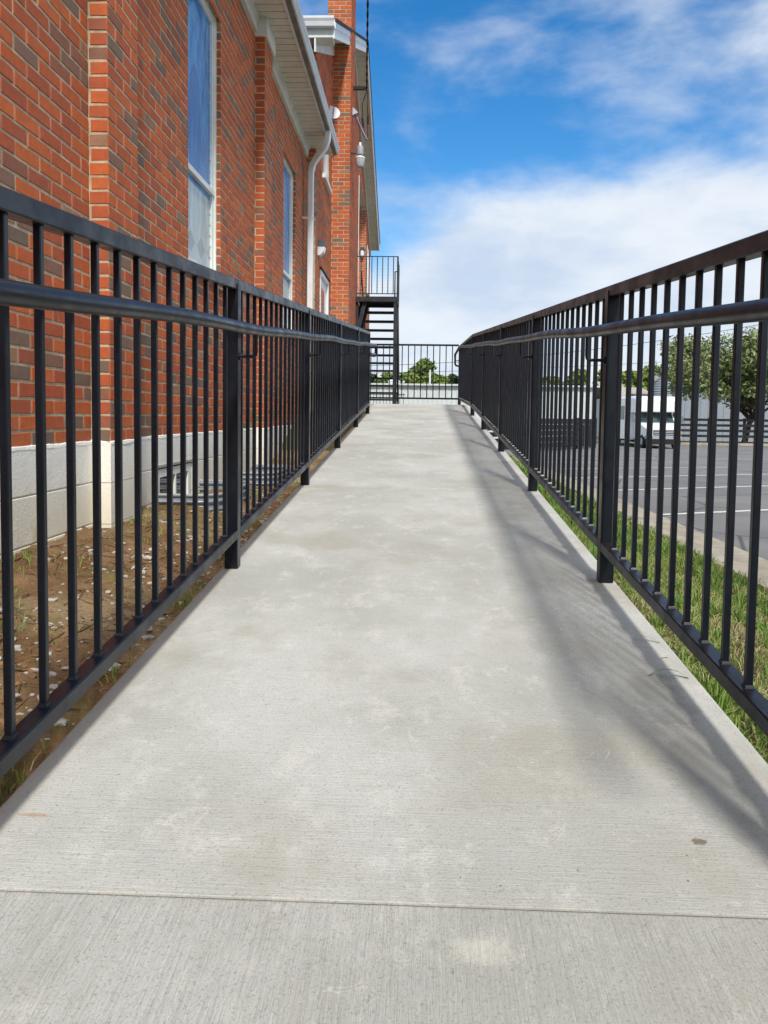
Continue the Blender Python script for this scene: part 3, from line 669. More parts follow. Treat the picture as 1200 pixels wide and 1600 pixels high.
# window wells
def well(name_y0, y1, z0, z1, prot, label):
    t = thing('window_well', label, 'window well', (W, name_y0, z0), frame=True)
    mb = MB(); path = []; r = 0.16
    xo = W+prot; n = 6
    path.append((W+0.002, name_y0))
    for k in range(n+1): a_ = -math.pi/2+math.pi/2*k/n; path.append((xo-r+r*math.cos(a_), name_y0+r+r*math.sin(a_)))
    for k in range(n+1): a_ = math.pi/2*k/n; path.append((xo-r+r*math.cos(a_), y1-r+r*math.sin(a_)))
    path.append((W+0.002, y1))
    nz = 60; rows = []
    nrm = []
    for i, p in enumerate(path):
        q0 = path[max(i-1, 0)]; q1 = path[min(i+1, len(path)-1)]; d = Vector((q1[0]-q0[0], q1[1]-q0[1], 0)).normalized(); nrm.append(Vector((d.y, -d.x, 0)))
    for j in range(nz+1):
        z = z0+(z1-z0)*j/nz; off = 0.012*math.sin((z-z0)/(z1-z0)*2*math.pi*6.0)
        rows.append([Vector((p[0], p[1], z))+nn_*off for p, nn_ in zip(path, nrm)])
    K = len(path)
    for th in (0.0, 0.003):
        b = len(mb.v)
        for row in rows: mb.v.extend([tuple(q-nn_*th) for q, nn_ in zip(row, nrm)])
        for j in range(nz):
            for i in range(K-1):
                f = (b+j*K+i, b+j*K+i+1, b+(j+1)*K+i+1, b+(j+1)*K+i); mb.face(f if th == 0 else f[::-1])
    part('corrugated_wall', mb, GALV, t, smooth=True)
    mb = MB(); mb.tube([(p[0], p[1], z1+0.004) for p in path], 0.009, 8); part('rolled_rim', mb, LAMPG, t, smooth='auto')
well(4.64, 5.66, -0.80, -0.508, 0.41, 'galvanised window well at the basement window nearest the camera')
well(6.50, 7.50, -0.80, -0.512, 0.42, 'galvanised window well just before the second brick pier')

# ------------------------------------------------------------------ annex with the gable end
G = -1.46
AY0, AY1, APK = 11.27, 24.75, 17.9
EZ, PZ = 5.36, 8.30
def roofz(y): return EZ+(PZ-EZ)*(1-abs(y-APK)/(APK-11.0))
annex = thing('gable_annex', 'taller brick gable wing with chimney and white rake trim behind the low wing', 'building', (G, 12, -0.3), frame=True)
mb = MB()
def apoly(y0, y1, z0):       # wall prism between y0 and y1 from z0 up to the roof line
    pts = [(y0, z0), (y1, z0), (y1, roofz(y1)-0.05)]
    if y0 < APK < y1: pts.append((APK, roofz(APK)-0.05))
    pts.append((y0, roofz(y0)-0.05)); return pts
def prism(mb, pts, x0, x1): mb.loft([[(x, y, z) for y, z in pts] for x in (x0, x1)])
AW = [(12.12, 12.95, 3.70, 4.95), (11.86, 12.98, -0.2, 2.20), (19.65, 22.6, 2.86, 5.95), (23.15, 23.85, 3.6, 5.0)]
mb.box(G-0.30, G-0.003, AY0, 11.86, -0.6, 5.5)
mb.box(G-0.30, G-0.003, 11.86, 12.12, 2.20, roofz(12)-0.3); mb.box(G-0.30, G-0.003, 12.12, 12.95, 2.20, 3.70); mb.box(G-0.30, G-0.003, 12.12, 12.95, 4.95, roofz(12.1)-0.25); mb.box(G-0.30, G-0.003, 12.95, 12.98, 2.2, roofz(12.9)-0.2)
prism(mb, apoly(12.98, 19.65, -0.6), G-0.30, G-0.003)
mb.box(G-0.30, G-0.003, 19.65, 22.6, -0.6, 2.86); prism(mb, apoly(19.65, 22.6, 5.95), G-0.30, G-0.003)
prism(mb, apoly(22.6, 23.15, -0.6), G-0.30, G-0.003); mb.box(G-0.30, G-0.003, 23.15, 23.85, -0.6, 3.6); prism(mb, apoly(23.15, 23.85, 5.0), G-0.30, G-0.003); prism(mb, apoly(23.85, AY1, -0.6), G-0.30, G-0.003)
mb.box(-11, G-0.31, AY0, AY1, -0.6, EZ-0.1)
awall = part('brick_wall', mb, MORTAR, annex)
AB = []
def gcond(org_y):
    def f(a, b, z):
        z = z-0.6; h = z+0.16
        if h <= EZ: return (a, b)
        d = (APK-11.0)*(1-(h-EZ)/(PZ-EZ)); lo, hi = APK-d-org_y, APK+d-org_y
        a, b = max(a, lo), min(b, hi); return (a, b) if b-a > 0.04 else None
    return f
course_wall((G-0.003, AY0, -0.6), Y_, X_, AY1-AY0, 0, PZ+0.6, [(h[0]-AY0, h[1]-AY0, h[2]+0.6, h[3]+0.6) for h in AW], 0.03, gcond(AY0), AB)
course_wall((G-0.26, 22.6, 2.9), X_, -Y_, 0.257, 0, 3.0, phase=0.05, out=AB)
course_wall((-4.0, AY0, -0.6), X_, -Y_, 4.0+G-0.003, 4.2, 6.0, out=AB)
emit(AB, awall)
# rake frieze, soffit, fascia, shingle edge
def rake(mb, x0, x1, dz0, dz1, y0=10.98, y1=24.85):
    for a, b in ((y0, APK), (APK, y1)):
        mb.loft([[(x, y, roofz(y)+dz) for x, dz in ((x0, dz0), (x1, dz0), (x1, dz1), (x0, dz1))] for y in (a, b)])
mb = MB(); rake(mb, G, G+0.022, -0.34, -0.13); part('rake_frieze', mb, TRIM, annex)
mb = MB(); rake(mb, G, -1.20, -0.128, -0.115)
for a, b in ((10.98, APK), (APK, 24.85)):
    y = a
    while y < b-0.1:
        mb.loft([[(x, q, roofz(q)+dz) for x, dz in ((G+0.022, -0.136), (-1.201, -0.136), (-1.201, -0.127), (G+0.022, -0.127))] for q in (y+0.004, y+0.12)]); y += 0.125
part('soffit', mb, SOFF, annex, kind='stuff')
mb = MB(); rake(mb, -1.20, -1.178, -0.165, 0.055); rake(mb, -1.178, -1.166, -0.03, 0.055); part('fascia', mb, WHITE, annex)
mb = MB(); rake(mb, -9.0, -1.150, 0.057, 0.105); part('roof', mb, SHING, annex)
# near and far eave gutters run across the building
mb = MB()
for (ya, sgn) in ((10.97, 1), (24.86, -1)):
    prg = [(0.0, 0.0), (0.0, -0.115), (-0.08, -0.115), (-0.10, -0.06), (-0.12, -0.03), (-0.125, 0.0), (-0.115, 0.0), (-0.09, -0.05), (-0.075, -0.10), (-0.01, -0.10), (-0.01, 0.0)]
    mb.loft([[(x, ya+sgn*yy_, EZ+0.07+z) for yy_, z in prg] for x in (-9.0, -1.175)])
part('gutter', mb, WHITE, annex)
mb = MB(); mb.box(-9, G+0.02, 10.99, AY0-0.006, EZ-0.13, EZ-0.115); mb.box(-9, -1.2, 10.975, 10.989, EZ-0.16, EZ+0.06); mb.box(G+0.0235, -1.2, 10.99, 11.20, EZ-0.17, EZ-0.13)
x = -3.0
while x < -1.5: mb.box(x+0.004, x+0.12, 11.0, AY0-0.01, EZ-0.138, EZ-0.131); x += 0.125
mb.box(-9, G+0.02, 24.76, 24.845, EZ-0.15, EZ-0.12); mb.box(-9, -1.2, 24.85, 24.86, EZ-0.16, EZ+0.06)
part('eave_soffit', mb, TRIM, annex, kind='stuff')
# chimney
CX0, CX1, CY0, CY1 = -1.555, -1.152, 13.40, 14.27
mb = MB(); mb.box(CX0+0.004, CX1-0.004, CY0+0.004, CY1-0.004, -0.5, 9.6); chim = part('chimney', mb, MORTAR, annex)
CB = []
course_wall((CX0, CY0+0.003, -0.5), X_, -Y_, CX1-CX0, 0, 10.1, phase=0.0, out=CB)
course_wall((CX1-0.003, CY0, -0.5), Y_, X_, CY1-CY0, 0, 10.1, phase=0.0, out=CB)
emit(CB, chim)
mb = MB(); mb.box(CX1-0.03, CX1+0.004, 13.70, 13.80, 2.62, 2.70); part('flue_hole', mb, DARK, chim)
# annex windows and doors
mb = MB(); a, b, z0, z1 = AW[0]
mb.box(G-0.10, G-0.05, a, a+0.05, z0, z1); mb.box(G-0.10, G-0.02, b-0.09, b, z0, z1); mb.box(G-0.10, G-0.05, a+0.05, b-0.09, z1-0.05, z1); mb.box(G-0.10, G-0.05, a+0.05, b-0.09, z0, z0+0.04); mb.box(G-0.10, G-0.06, a+0.05, b-0.09, 4.30, 4.33)
w1 = part('window', mb, WHITE, annex)
mb = MB(); mb.box(G-0.09, G-0.075, a+0.05, b-0.09, z0+0.04, 4.30); mb.box(G-0.09, G-0.075, a+0.05, b-0.09, 4.33, z1-0.05); part('pane', mb, WGLASS, w1)
mb = MB(); mb.box(G-0.11, G+0.05, a-0.06, b+0.06, z0-0.07, z0-0.002); part('sill', mb, TRIM, w1)
mb = MB(); a, b, z0, z1 = 11.86, 12.98, 0.10, 2.20
mb.box(G-0.12, G+0.012, a, a+0.06, z0, z1); mb.box(G-0.12, G+0.012, b-0.06, b, z0, z1); mb.box(G-0.12, G+0.012, a+0.06, b-0.06, z1-0.06, z1)
mb.box(G-0.07, G-0.03, a+0.07, b-0.07, z0, z1-0.07)
dr_ = part('door', mb, WHITE, annex)
mb = MB(); mb.box(G-0.028, G-0.022, a+0.28, b-0.32, 1.05, z1-0.22); part('pane', mb, WGLASS, dr_)
mb = MB(); mb.tube([(G-0.03, b-0.14, 1.02), (G+0.02, b-0.14, 1.02), (G+0.025, b-0.24, 1.02)], 0.011, 8); part('handle', mb, LAMPD, dr_)
mb = MB(); mb.box(G-0.003, G+0.03, a-0.05, b+0.08, z1+0.003, z1+0.03); part('drip_cap', mb, SHING, dr_)
# recessed upper entrance
mb = MB(); mb.box(G-0.30, G-0.26, 19.65, 22.6, 2.86, 5.95); mb.box(G-0.26, G-0.20, 20.0, 20.08, 2.86, 5.0); mb.box(G-0.26, G-0.20, 21.0, 21.08, 2.86, 5.0); mb.box(G-0.05, G+0.012, 19.60, 19.66, 2.86, 5.95)
part('door_surround', mb, WHITE, annex)
mb = MB(); mb.box(G-0.255, G-0.215, 20.09, 20.99, 2.88, 4.98); d2 = part('door', mb, WHITE, annex, label='upper door at the stair landing')
mb = MB(); a, b, z0, z1 = AW[3]; mb.box(G-0.08, G+0.012, a, a+0.06, z0, z1); mb.box(G-0.08, G+0.012, b-0.08, b, z0, z1); mb.box(G-0.08, G, a+0.06, b-0.08, z1-0.06, z1); mb.box(G-0.08, G-0.01, a+0.06, b-0.08, z0, z0+0.05)
w2 = part('window', mb, WHITE, annex)
mb = MB(); mb.box(G-0.07, G-0.05, a+0.06, b-0.08, z0+0.05, z1-0.06); part('pane', mb, WGLASS, w2)
mb = MB(); mb.box(G-0.10, G+0.06, a-0.06, b+0.06, z0-0.08, z0-0.002); part('sill', mb, simple('grey_sill', (0.12, 0.12, 0.12), 0.8), w2)

# wall lamps, dish, cables
t = thing('wall_lamp', 'box wall lamp with dark hood and clear lens above the white door', 'wall lamp', (G, 11.62, 2.4), frame=True)
mb = MB(); mb.loft([[(x, y, z) for x, y in ((G+0.001, y0_), (G+0.001+d_, y0_), (G+0.001+d_, y1_), (G+0.001, y1_))] for z, d_, y0_, y1_ in ((2.475, 0.115, 11.52, 11.70), (2.55, 0.105, 11.53, 11.69), (2.565, 0.08, 11.54, 11.68))]); part('hood', mb, LAMPD, t)
mb = MB(); mb.loft([[(x, y, z) for x, y in ((G+0.001, 11.53), (G+0.001+d_, 11.53), (G+0.001+d_, 11.69), (G+0.001, 11.69))] for z, d_ in ((2.345, 0.035), (2.40, 0.09), (2.473, 0.108))]); part('lens', mb, DIFF, t)
t = thing('security_light', 'grey barn light with bucket lens on an arm from the chimney side', 'security light', (CX1, 13.6, 4.5), frame=True)
SX, SY, SZ = -1.0, 13.62, 4.32
mb = MB(); mb.tube([(CX1+0.003, SY, SZ+0.185), (SX-0.045, SY, SZ+0.185)], 0.013, 8); mb.lathe([(0.03, 0), (0.03, 0.02)], (CX1+0.018, SY, SZ+0.175), 12); part('arm', mb, LAMPD, t)
mb = MB(); mb.lathe([(0.045, 0.16), (0.058, 0.17), (0.058, 0.29), (0.05, 0.31), (0.0, 0.312)], (SX, SY, SZ), 20); part('housing', mb, LAMPG, t, smooth='auto')
mb = MB(); mb.lathe([(0.0, 0.312), (0.022, 0.313), (0.024, 0.35), (0.016, 0.37), (0.0, 0.374)], (SX, SY, SZ), 14); part('photocell', mb, WHITE, t, smooth='auto')
mb = MB(); mb.lathe([(0.0, 0.158), (0.085, 0.118), (0.09, 0.10), (0.088, 0.095), (0.0, 0.095)], (SX, SY, SZ), 24); part('collar', mb, WHITE, t, smooth='auto')
mb = MB(); mb.lathe([(0.084, 0.094), (0.082, 0.06), (0.068, -0.03), (0.058, -0.045), (0.0, -0.046)], (SX, SY, SZ), 24); part('lens', mb, simple('prismatic_lens', (0.45, 0.46, 0.49), 0.3, 0.5, scale=60, var=0.25), t, smooth='auto')
t = thing('satellite_dish', 'white satellite dish peeking over the gutter in front of the chimney', 'satellite dish', (-1.5, 12.9, 5.0), frame=True)
DX, DY, DZ = -1.415, 12.95, 4.93
ax_ = Vector((0.25, -0.85, 0.45)).normalized(); e1 = ax_.cross(Vector((0, 0, 1))).normalized(); e2 = e1.cross(ax_)
mb = MB(); rings = []
for k in range(7):
    r_ = 0.135*k/6+0.002; rings.append([Vector((DX, DY, DZ))+e1*r_*0.92*math.cos(q*math.pi/12)+e2*r_*math.sin(q*math.pi/12)+ax_*(r_*r_*1.1) for q in range(24)])
for k in range(6, -1, -1):
    r_ = 0.135*k/6+0.002; rings.append([Vector((DX, DY, DZ))+e1*r_*0.92*math.cos(q*math.pi/12)+e2*r_*math.sin(q*math.pi/12)+ax_*(r_*r_*1.1-0.008) for q in range(24)])
mb.loft(rings, caps=True); part('reflector', mb, WHITE, t, smooth='auto')
mb = MB(); mb.tube([(DX, DY, DZ), (DX-0.02, DY+0.08, DZ-0.08), (G, DY+0.12, DZ-0.22)], 0.018, 8); mb.tube([Vector((DX, DY, DZ))-e2*0.12+ax_*0.03, Vector((DX, DY, DZ))+ax_*0.16-e2*0.03], 0.010, 6); part('mast', mb, LAMPG, t, smooth='auto')

t = thing('service_bracket', 'black bracket on the chimney side holding the twisted overhead cable', 'cable bracket', (CX1, 13.9, 5.7), frame=True)
mb = MB(); mb.box(CX1+0.003, CX1+0.20, 13.88, 13.93, 5.69, 5.745); mb.tube([(CX1+0.2, 13.9, 5.72), (CX1+0.24, 13.9, 5.72)], 0.02, 8); part('arm', mb, RUBB, t)
mb = MB(); mb.lathe([(0.0, -0.03), (0.03, -0.02), (0.02, 0.0), (0.03, 0.02), (0.0, 0.03)], (CX1+0.235, 13.9, 5.70), 12); part('insulator', mb, LAMPD, t, smooth='auto')
def cable(name, pts, r, mat, label, group=None, frame=False):
    mb = MB(); mb.tube(pts, r, 6); return one(name, mb, mat, label, 'cable', group, smooth=True, origin=pts[0], frame=frame)
A = FR @ Vector((CX1+0.235, 13.9, 5.72)); Bp = Vector((1.05, -14, 8.3)); tw1, tw2 = [], []
n = 420
for k in range(n+1):
    q = k/n; q = q**1.6; p_ = A.lerp(Bp, q); p_.z -= 1.1*q*(1-q); ang = q*(Bp-A).length*2*math.pi/0.5; o_ = Vector((math.cos(ang), 0, math.sin(ang)))*0.0085
    tw1.append(p_+o_); tw2.append(p_-o_)
t = thing('overhead_cable', 'twisted black service cable coming down from the sky to the chimney bracket', 'cable', A)
mb = MB(); mb.tube(tw1, 0.0095, 5); part('strand', mb, RUBB, t, smooth=True)
mb = MB(); mb.tube(tw2, 0.0095, 5); part('strand', mb, RUBB, t, smooth=True)
# weatherhead with coloured conductors
WHX, WHY, WHZ = CX1+0.02, 13.75, 5.18
t = thing('weatherhead', 'grey cone weatherhead on the chimney side with blue and red drop wires', 'weatherhead', (WHX, WHY, WHZ), frame=True)
mb = MB(); mb.loft([[(WHX-0.015, WHY-0.05, WHZ+0.13), (WHX-0.015, WHY+0.05, WHZ+0.13), (WHX+0.005, WHY+0.03, WHZ+0.135), (WHX+0.005, WHY-0.03, WHZ+0.135)], [(WHX-0.015, WHY-0.06, WHZ), (WHX-0.015, WHY+0.06, WHZ), (WHX+0.085, WHY+0.05, WHZ+0.045), (WHX+0.085, WHY-0.05, WHZ+0.045)]]); part('hood', mb, LAMPG, t)
def sag(a, b, s_, n=10):
    a = Vector(a); b = Vector(b); return [a.lerp(b, i/n)-Vector((0, 0, s_*4*(i/n)*(1-i/n))) for i in range(n+1)]
E1 = (CX1+0.27, 13.9, 4.82)
for (o1, o2, mt) in ((0.00, 0.0, BLUEC), (0.03, 0.02, simple('white_sleeve', (0.6, 0.6, 0.62), 0.5)), (0.055, 0.035, REDC)):
    mb = MB(); mb.tube(sag((WHX+0.02+o1, WHY, WHZ+0.02), (E1[0]-0.02+o2, E1[1], E1[2]), 0.03), 0.009, 6); part('conductor', mb, mt, t, smooth=True)
for (o1, mt) in ((0.0, RUBB), (0.03, RUBB)):
    mb = MB(); mb.tube([(CX1+0.235+o1*0.5, 13.9, 5.66), (CX1+0.16+o1*3, 13.9, 5.45), (CX1+0.17+o1*3, 13.9, 5.15), (CX1+0.20+o1*2, 13.9, 4.98), (E1[0], E1[1], E1[2])], 0.008, 6); part('drip_loop', mb, mt, t, smooth=True)
mb = MB(); mb.tube([(CX1+0.165, 13.9, 5.20), (CX1+0.185, 13.9, 5.05)], 0.02, 8); mb.tube([(CX1+0.265, 13.9, 5.25), (CX1+0.262, 13.9, 5.10)], 0.018, 8); part('splice', mb, RUBB, t, smooth='auto')
t = thing('wall_lantern', 'small black and glass lantern beside the upper landing door', 'wall lamp', (G-0.02, 22.5, 4.55), frame=True)
mb = MB(); mb.box(G-0.16, G-0.04, 22.48, 22.59, 4.72, 4.80); mb.box(G-0.14, G-0.06, 22.50, 22.58, 4.50, 4.54); part('frame', mb, LAMPD, t)
mb = MB(); mb.lathe([(0.02, 0), (0.05, 0.03), (0.055, 0.14), (0.03, 0.18)], (G-0.10, 22.52, 4.54), 10); part('glass', mb, DIFF, t)

# ------------------------------------------------------------------ outside stair
st = thing('fire_escape_stair', 'black steel outside stair and landing with twisted balusters against the gable wall', 'staircase', (-0.9, 19.5, 0.1), frame=True)
DZ_, SX0, SX1 = 2.875, -1.40, -0.50
mb = MB(); mb.box(G+0.015, SX1+0.06, 18.98, 19.0, DZ_-0.12, DZ_); mb.box(G+0.015, SX1+0.06, 20.08, 20.10, DZ_-0.12, DZ_); mb.box(SX1+0.04, SX1+0.06, 19.0, 20.08, DZ_-0.12, DZ_); mb.box(G+0.015, SX1+0.04, 19.0, 20.08, DZ_-0.03, DZ_-0.005)
part('landing_deck', mb, STAIRM, st)
mb = MB()
for y in (19.04, 20.05):
    mb.beam((SX1+0.005, y, 0.05), (SX1+0.005, y, DZ_-0.12), 0.075, 0.075, up=(0, 1, 0), plumb=False); part('leg', mb, STAIRM, st); mb = MB()
for y in (19.1, 19.95):
    mb = MB(); mb.beam((G+0.055, y, DZ_-0.80), (G+0.22, y, DZ_-0.12), 0.09, 0.05, up=(0, 1, 0), plumb=False); mb.box(G+0.005, G+0.06, y-0.03, y+0.03, DZ_-0.85, DZ_-0.12); part('wall_bracket', mb, STAIRM, st)
NT = 13
y0s, run, rise = 20.15, 0.262, 0.2
for k in range(NT):
    z = DZ_-rise*(k+1); y = y0s+run*k
    mb = MB(); mb.box(SX0+0.03, SX1-0.005, y, y+0.26, z-0.045, z); part('tread', mb, STAIRM, st)
for x in (SX0, SX1+0.02):
    mb = MB(); mb.beam((x, y0s-0.05, DZ_-0.14), (x, y0s+run*NT, DZ_-0.14-rise*NT), 0.05, 0.26); part('stringer', mb, STAIRM, st)
RZ = DZ_+0.96
def twisted(z0, z1, x, y):
    mb = MB(); n = 26; rings = []
    for k in range(n+1):
        a_ = math.pi*6*k/n*(1 if 2 < k < n-2 else 1); rings.append([(x+0.009*math.sqrt(2)*math.cos(a_+q*math.pi/2), y+0.009*math.sqrt(2)*math.sin(a_+q*math.pi/2), z0+(z1-z0)*k/n) for q in range(4)])
    mb.loft(rings); part('baluster', mb, STAIRM, st)
x = SX1-0.05
while x > SX0: twisted(DZ_+0.07, RZ, x, 18.99); x -= 0.131
y = 19.12
while y < 20.05: twisted(DZ_+0.07, RZ, SX1+0.05, y); y += 0.131
for (a, b) in (((G+0.02, 18.99), (SX1+0.05, 18.99)), ((SX1+0.05, 18.99), (SX1+0.05, 20.1))):
    for z in (RZ, DZ_+0.07):
        mb = MB(); mb.beam((a[0], a[1], z), (b[0], b[1], z), 0.03, 0.018); part('guard_rail', mb, STAIRM, st)
for (x, y) in ((SX1+0.055, 18.985), (SX1+0.055, 20.1)):
    mb = MB(); mb.beam((x, y, DZ_-0.1), (x, y, RZ), 0.04, 0.04, up=(0, 1, 0), plumb=False); part('guard_post', mb, STAIRM, st)
mb = MB(); mb.tube([(SX1-0.04, 20.12, DZ_), (SX1-0.04, 20.12, DZ_+0.80), (SX1+0.03, 20.14, DZ_+0.82), (SX1+0.03, y0s+run*NT, DZ_+0.82-rise*NT)], 0.018, 8); part('handrail', mb, STAIRM, st)
mb = MB(); mb.tube([(SX0-0.01, 20.12, DZ_+0.82), (SX0-0.01, y0s+run*NT, DZ_+0.82-rise*NT), (SX0-0.01, y0s+run*NT, 0.1)], 0.018, 8); part('handrail', mb, STAIRM, st)
t = thing('low_mesh_fence', 'low black picket fence behind the foot of the outside stair', 'fence', (-1.5, 27, 0.0))
mb = MB()
mb.beam((-4.0, 27, 0.72), (-0.55, 27, 0.72), 0.03, 0.03); part('rail', mb, STAIRM, t); mb = MB(); mb.beam((-4.0, 27, 0.12), (-0.55, 27, 0.12), 0.03, 0.03); part('rail', mb, STAIRM, t)
pk = MB(); pk.box(-0.008, 0.008, -0.008, 0.008, 0, 0.62); pk = pk.mesh('picket', STAIRM); x = -3.95
while x < -0.55: put('picket', pk, t, (x, 27, 0.12)); x += 0.115

# ------------------------------------------------------------------ ground
def sm(a, b, x):
    t_ = min(1, max(0, (x-a)/(b-a))); return t_*t_*(3-2*t_)
def zpark(y): return -1.2-0.42*sm(16, 44, y)
def zleft(y): return -0.655+0.72*sm(7.5, 11.5, y)-1.72*sm(26, 42, y)
def zright(x, y):
    t_ = sm(0.70, 2.16, x); edge = -0.765+0.42*sm(4, 12, y)-1.0*sm(15, 44, y)
    return edge*(1-t_)+(zpark(y)+0.155)*t_
# far ground sheet
mb = MB(); mb.box(-500, 500, -200, 700, -1.80, -1.72); struct('ground', mb, SOIL)
# dirt strip by the wall
def grid(name, x0, x1, y0, y1, nx, ny, zf, mat, smooth=True):
    mb = MB()
    for j in range(ny+1):
        for i in range(nx+1):
            x = x0+(x1-x0)*i/nx; y = y0+(y1-y0)*j/ny; mb.v.append((x, y, zf(x, y)))
    for j in range(ny):
        for i in range(nx): b = j*(nx+1)+i; mb.face((b, b+1, b+nx+2, b+nx+1))
    return struct(name, mb, mat, smooth)
def zd(x, y):
    z = zleft(y)
    if y < 9:
        t_ = sm(-1.5, -0.8, x); z += (0.085*(1-t_)-0.03*t_)*(1-sm(4, 9, y))
        z += 0.030*noise.noise(Vector((x*5, y*5, 1)))+0.020*noise.noise(Vector((x*15, y*15, 3)))+0.012*noise.noise(Vector((x*40, y*40, 3)))
        z = min(z, rz(y)-0.03+0.02*noise.noise(Vector((x*9, y*9, 7)))) if x > -0.95 else z
    return z
grid('dirt_strip', -1.85, -0.70, 0.3, 9.0, 56, 420, zd, DIRT)
grid('bank', -40, -0.60, 9.0, 44, 30, 40, lambda x, y: zleft(y) if x > -30 else -1.7, SOIL)
grid('far_bank', -0.6, 0.75, 13.7, 44, 3, 40, lambda x, y: zleft(y), SOIL)
grid('verge', 0.69, 2.17, -2.0, 44, 14, 200, lambda x, y: zright(x, y)+0.02*noise.noise(Vector((x*4, y*4, 2))), SOIL)
# kerb with gutter pan, asphalt, stall lines
mb = MB(); prk = [(2.16, 0.155), (2.165, 0.163), (2.33, 0.163), (2.36, 0.15), (2.395, 0.045), (2.43, 0.028), (2.98, 0.006), (2.98, -0.3), (2.16, -0.3)]
ysx = [-3+0.5*i for i in range(96)]
mb.loft([[(x+0.006*noise.noise(Vector((x, y, 0))), y, zpark(y)+z) for x, z in prk] for y in ysx]); struct('kerb', mb, KERB)
mb = MB(); ring = []
for y in [-6+1.0*i for i in range(64)]: ring.append([(2.965, y, zpark(y)), (45, y, zpark(y)), (45, y, zpark(y)-0.1), (2.965, y, zpark(y)-0.1)])
mb.loft(ring); struct('parking_lot', mb, ASPH)
for i, yl in enumerate((9.75, 12.85, 15.4, 18.1, 21.0, 24.0)):
    a = Vector((2.99, yl, 0)); d = Vector((1, 0.46, 0)).normalized(); nrm_ = Vector((-d.y, d.x, 0))*0.055
    mb = MB(); vs = []
    for k in range(11):
        p_ = a+d*(0.57*k)
        for s_ in (-1, 1): q = p_+nrm_*s_; vs.append((q.x, q.y, zpark(q.y)+0.005))
    mb.add(vs, [(2*k, 2*k+2, 2*k+3, 2*k+1) for k in range(10)])
    o = struct('stall_line', mb, LINE)
for (xa, ya, xb, yb) in ((11, 20, 24, 21.5), (10, 27, 30, 28)):
    mb = MB(); d = (Vector((xb, yb, 0))-Vector((xa, ya, 0))); n_ = Vector((-d.y, d.x, 0)).normalized()*0.055; vs = []
    for k in range(9):
        p_ = Vector((xa, ya, 0))+d*k/8
        for s_ in (-1, 1): q = p_+n_*s_; vs.append((q.x, q.y, zpark(q.y)+0.005))
    mb.add(vs, [(2*k, 2*k+2, 2*k+3, 2*k+1) for k in range(8)]); struct('stall_line', mb, LINE)
# planting strip and kerb at the back of the lot
mb = MB(); mb.box(14.6, 46, 49.6, 49.8, -1.75, -1.47); struct('back_kerb', mb, KERB)
mb = MB(); mb.box(14.6, 46, 49.8, 54.4, -1.75, -1.50); struct('planting_strip', mb, SOIL)

# grass blades
def blades(name, n, xr, yr, zf, hmin, hmax, wd, tone, lean=0.6, dens=None):
    K = int(n*1.0); x = rng.uniform(*xr, K); y = rng.uniform(yr[0]**0.5, yr[1]**0.5, K)**2 if yr[0] > 0 else rng.uniform(*yr, K)
    if dens is not None:
        keep = rng.random(K) < dens(x, y); x, y = x[keep], y[keep]; K = len(x)
    z = np.array([zf(a, b) for a, b in zip(x, y)])
    tn = tone(x, y); h = rng.uniform(hmin, hmax, K)*(0.75+0.5*rng.random(K)); h = np.where(tn > 0.6, h*0.55, h)
    a = rng.uniform(0, 2*np.pi, K); b = rng.uniform(0, 2*np.pi, K); ln = rng.uniform(0.15, 1, K)*lean*h*np.where(tn > 0.6, 3.6, 1.0)
    w_ = wd*rng.uniform(0.6, 1.3, K)*(1+y/14); dx, dy = np.cos(a)*w_, np.sin(a)*w_; lx, ly = np.cos(b)*ln, np.sin(b)*ln
    p0 = np.stack([x-dx, y-dy, z-0.01], 1); p1 = np.stack([x+dx, y+dy, z-0.01], 1)
    m0 = np.stack([x-dx*0.8+lx*0.35, y-dy*0.8+ly*0.35, z+h*0.6], 1); m1 = np.stack([x+dx*0.8+lx*0.35, y+dy*0.8+ly*0.35, z+h*0.6], 1)
    t0 = np.stack([x+lx-dx*0.1, y+ly-dy*0.1, z+h*0.92], 1); t1 = np.stack([x+lx+dx*0.1, y+ly+dy*0.1, z+h*0.92], 1)
    v = np.stack([p0, p1, m1, m0, m0, m1, t1, t0], 1).reshape(-1, 3)
    o = put(name, npmesh(name, v, 4, GRASS, np.repeat(tn, 2))); return o
def nz(x, y, s, o=0):
    return np.array([noise.noise(Vector((a*s+o, b*s, o))) for a, b in zip(x, y)])
def toneR(x, y):
    q = nz(x, y, 1.9)*0.95+nz(x, y, 7, 3)*0.45; base = 0.33+q*0.55-0.10*np.clip((y-3)/5, 0, 1)+0.10*(1-np.clip((y-1)/3, 0, 1)); t = base+rng.normal(0, 0.14, len(x)); st_ = rng.random(len(x)) < np.clip(0.70+q*1.1, 0.25, 0.95)*(1-0.72*np.clip((y-3.2)/2.5, 0, 1))
    return np.clip(np.where(st_, rng.uniform(0.66, 1.0, len(x)), np.clip(t, 0.0, 0.6)), 0.001, 1)
o = blades('grass', 90000, (0.72, 2.2), (0.7, 7.0), lambda x, y: zright(x, y), 0.016, 0.050, 0.0017, toneR, 0.9, dens=lambda x, y: np.clip(1.3-(x-1.75)*1.9-0.5*(y < 0), 0.12, 1)*np.clip(0.75+nz(x, y, 3.1, 5), 0.15, 1)); o['kind'] = 'stuff'
o = blades('grass', 30000, (0.72, 2.2), (7.0, 34.0), lambda x, y: zright(x, y), 0.03, 0.065, 0.0045, toneR, 0.8, dens=lambda x, y: np.clip(1.3-(x-1.85)*1.6, 0.2, 1)); o['kind'] = 'stuff'
tufts = [(random.uniform(0.73, 2.05), 0.8+6.5*random.random()**1.3) for _ in range(150)]
def tuft_z(x, y): return zright(x, y)
v_, t_ = [], []
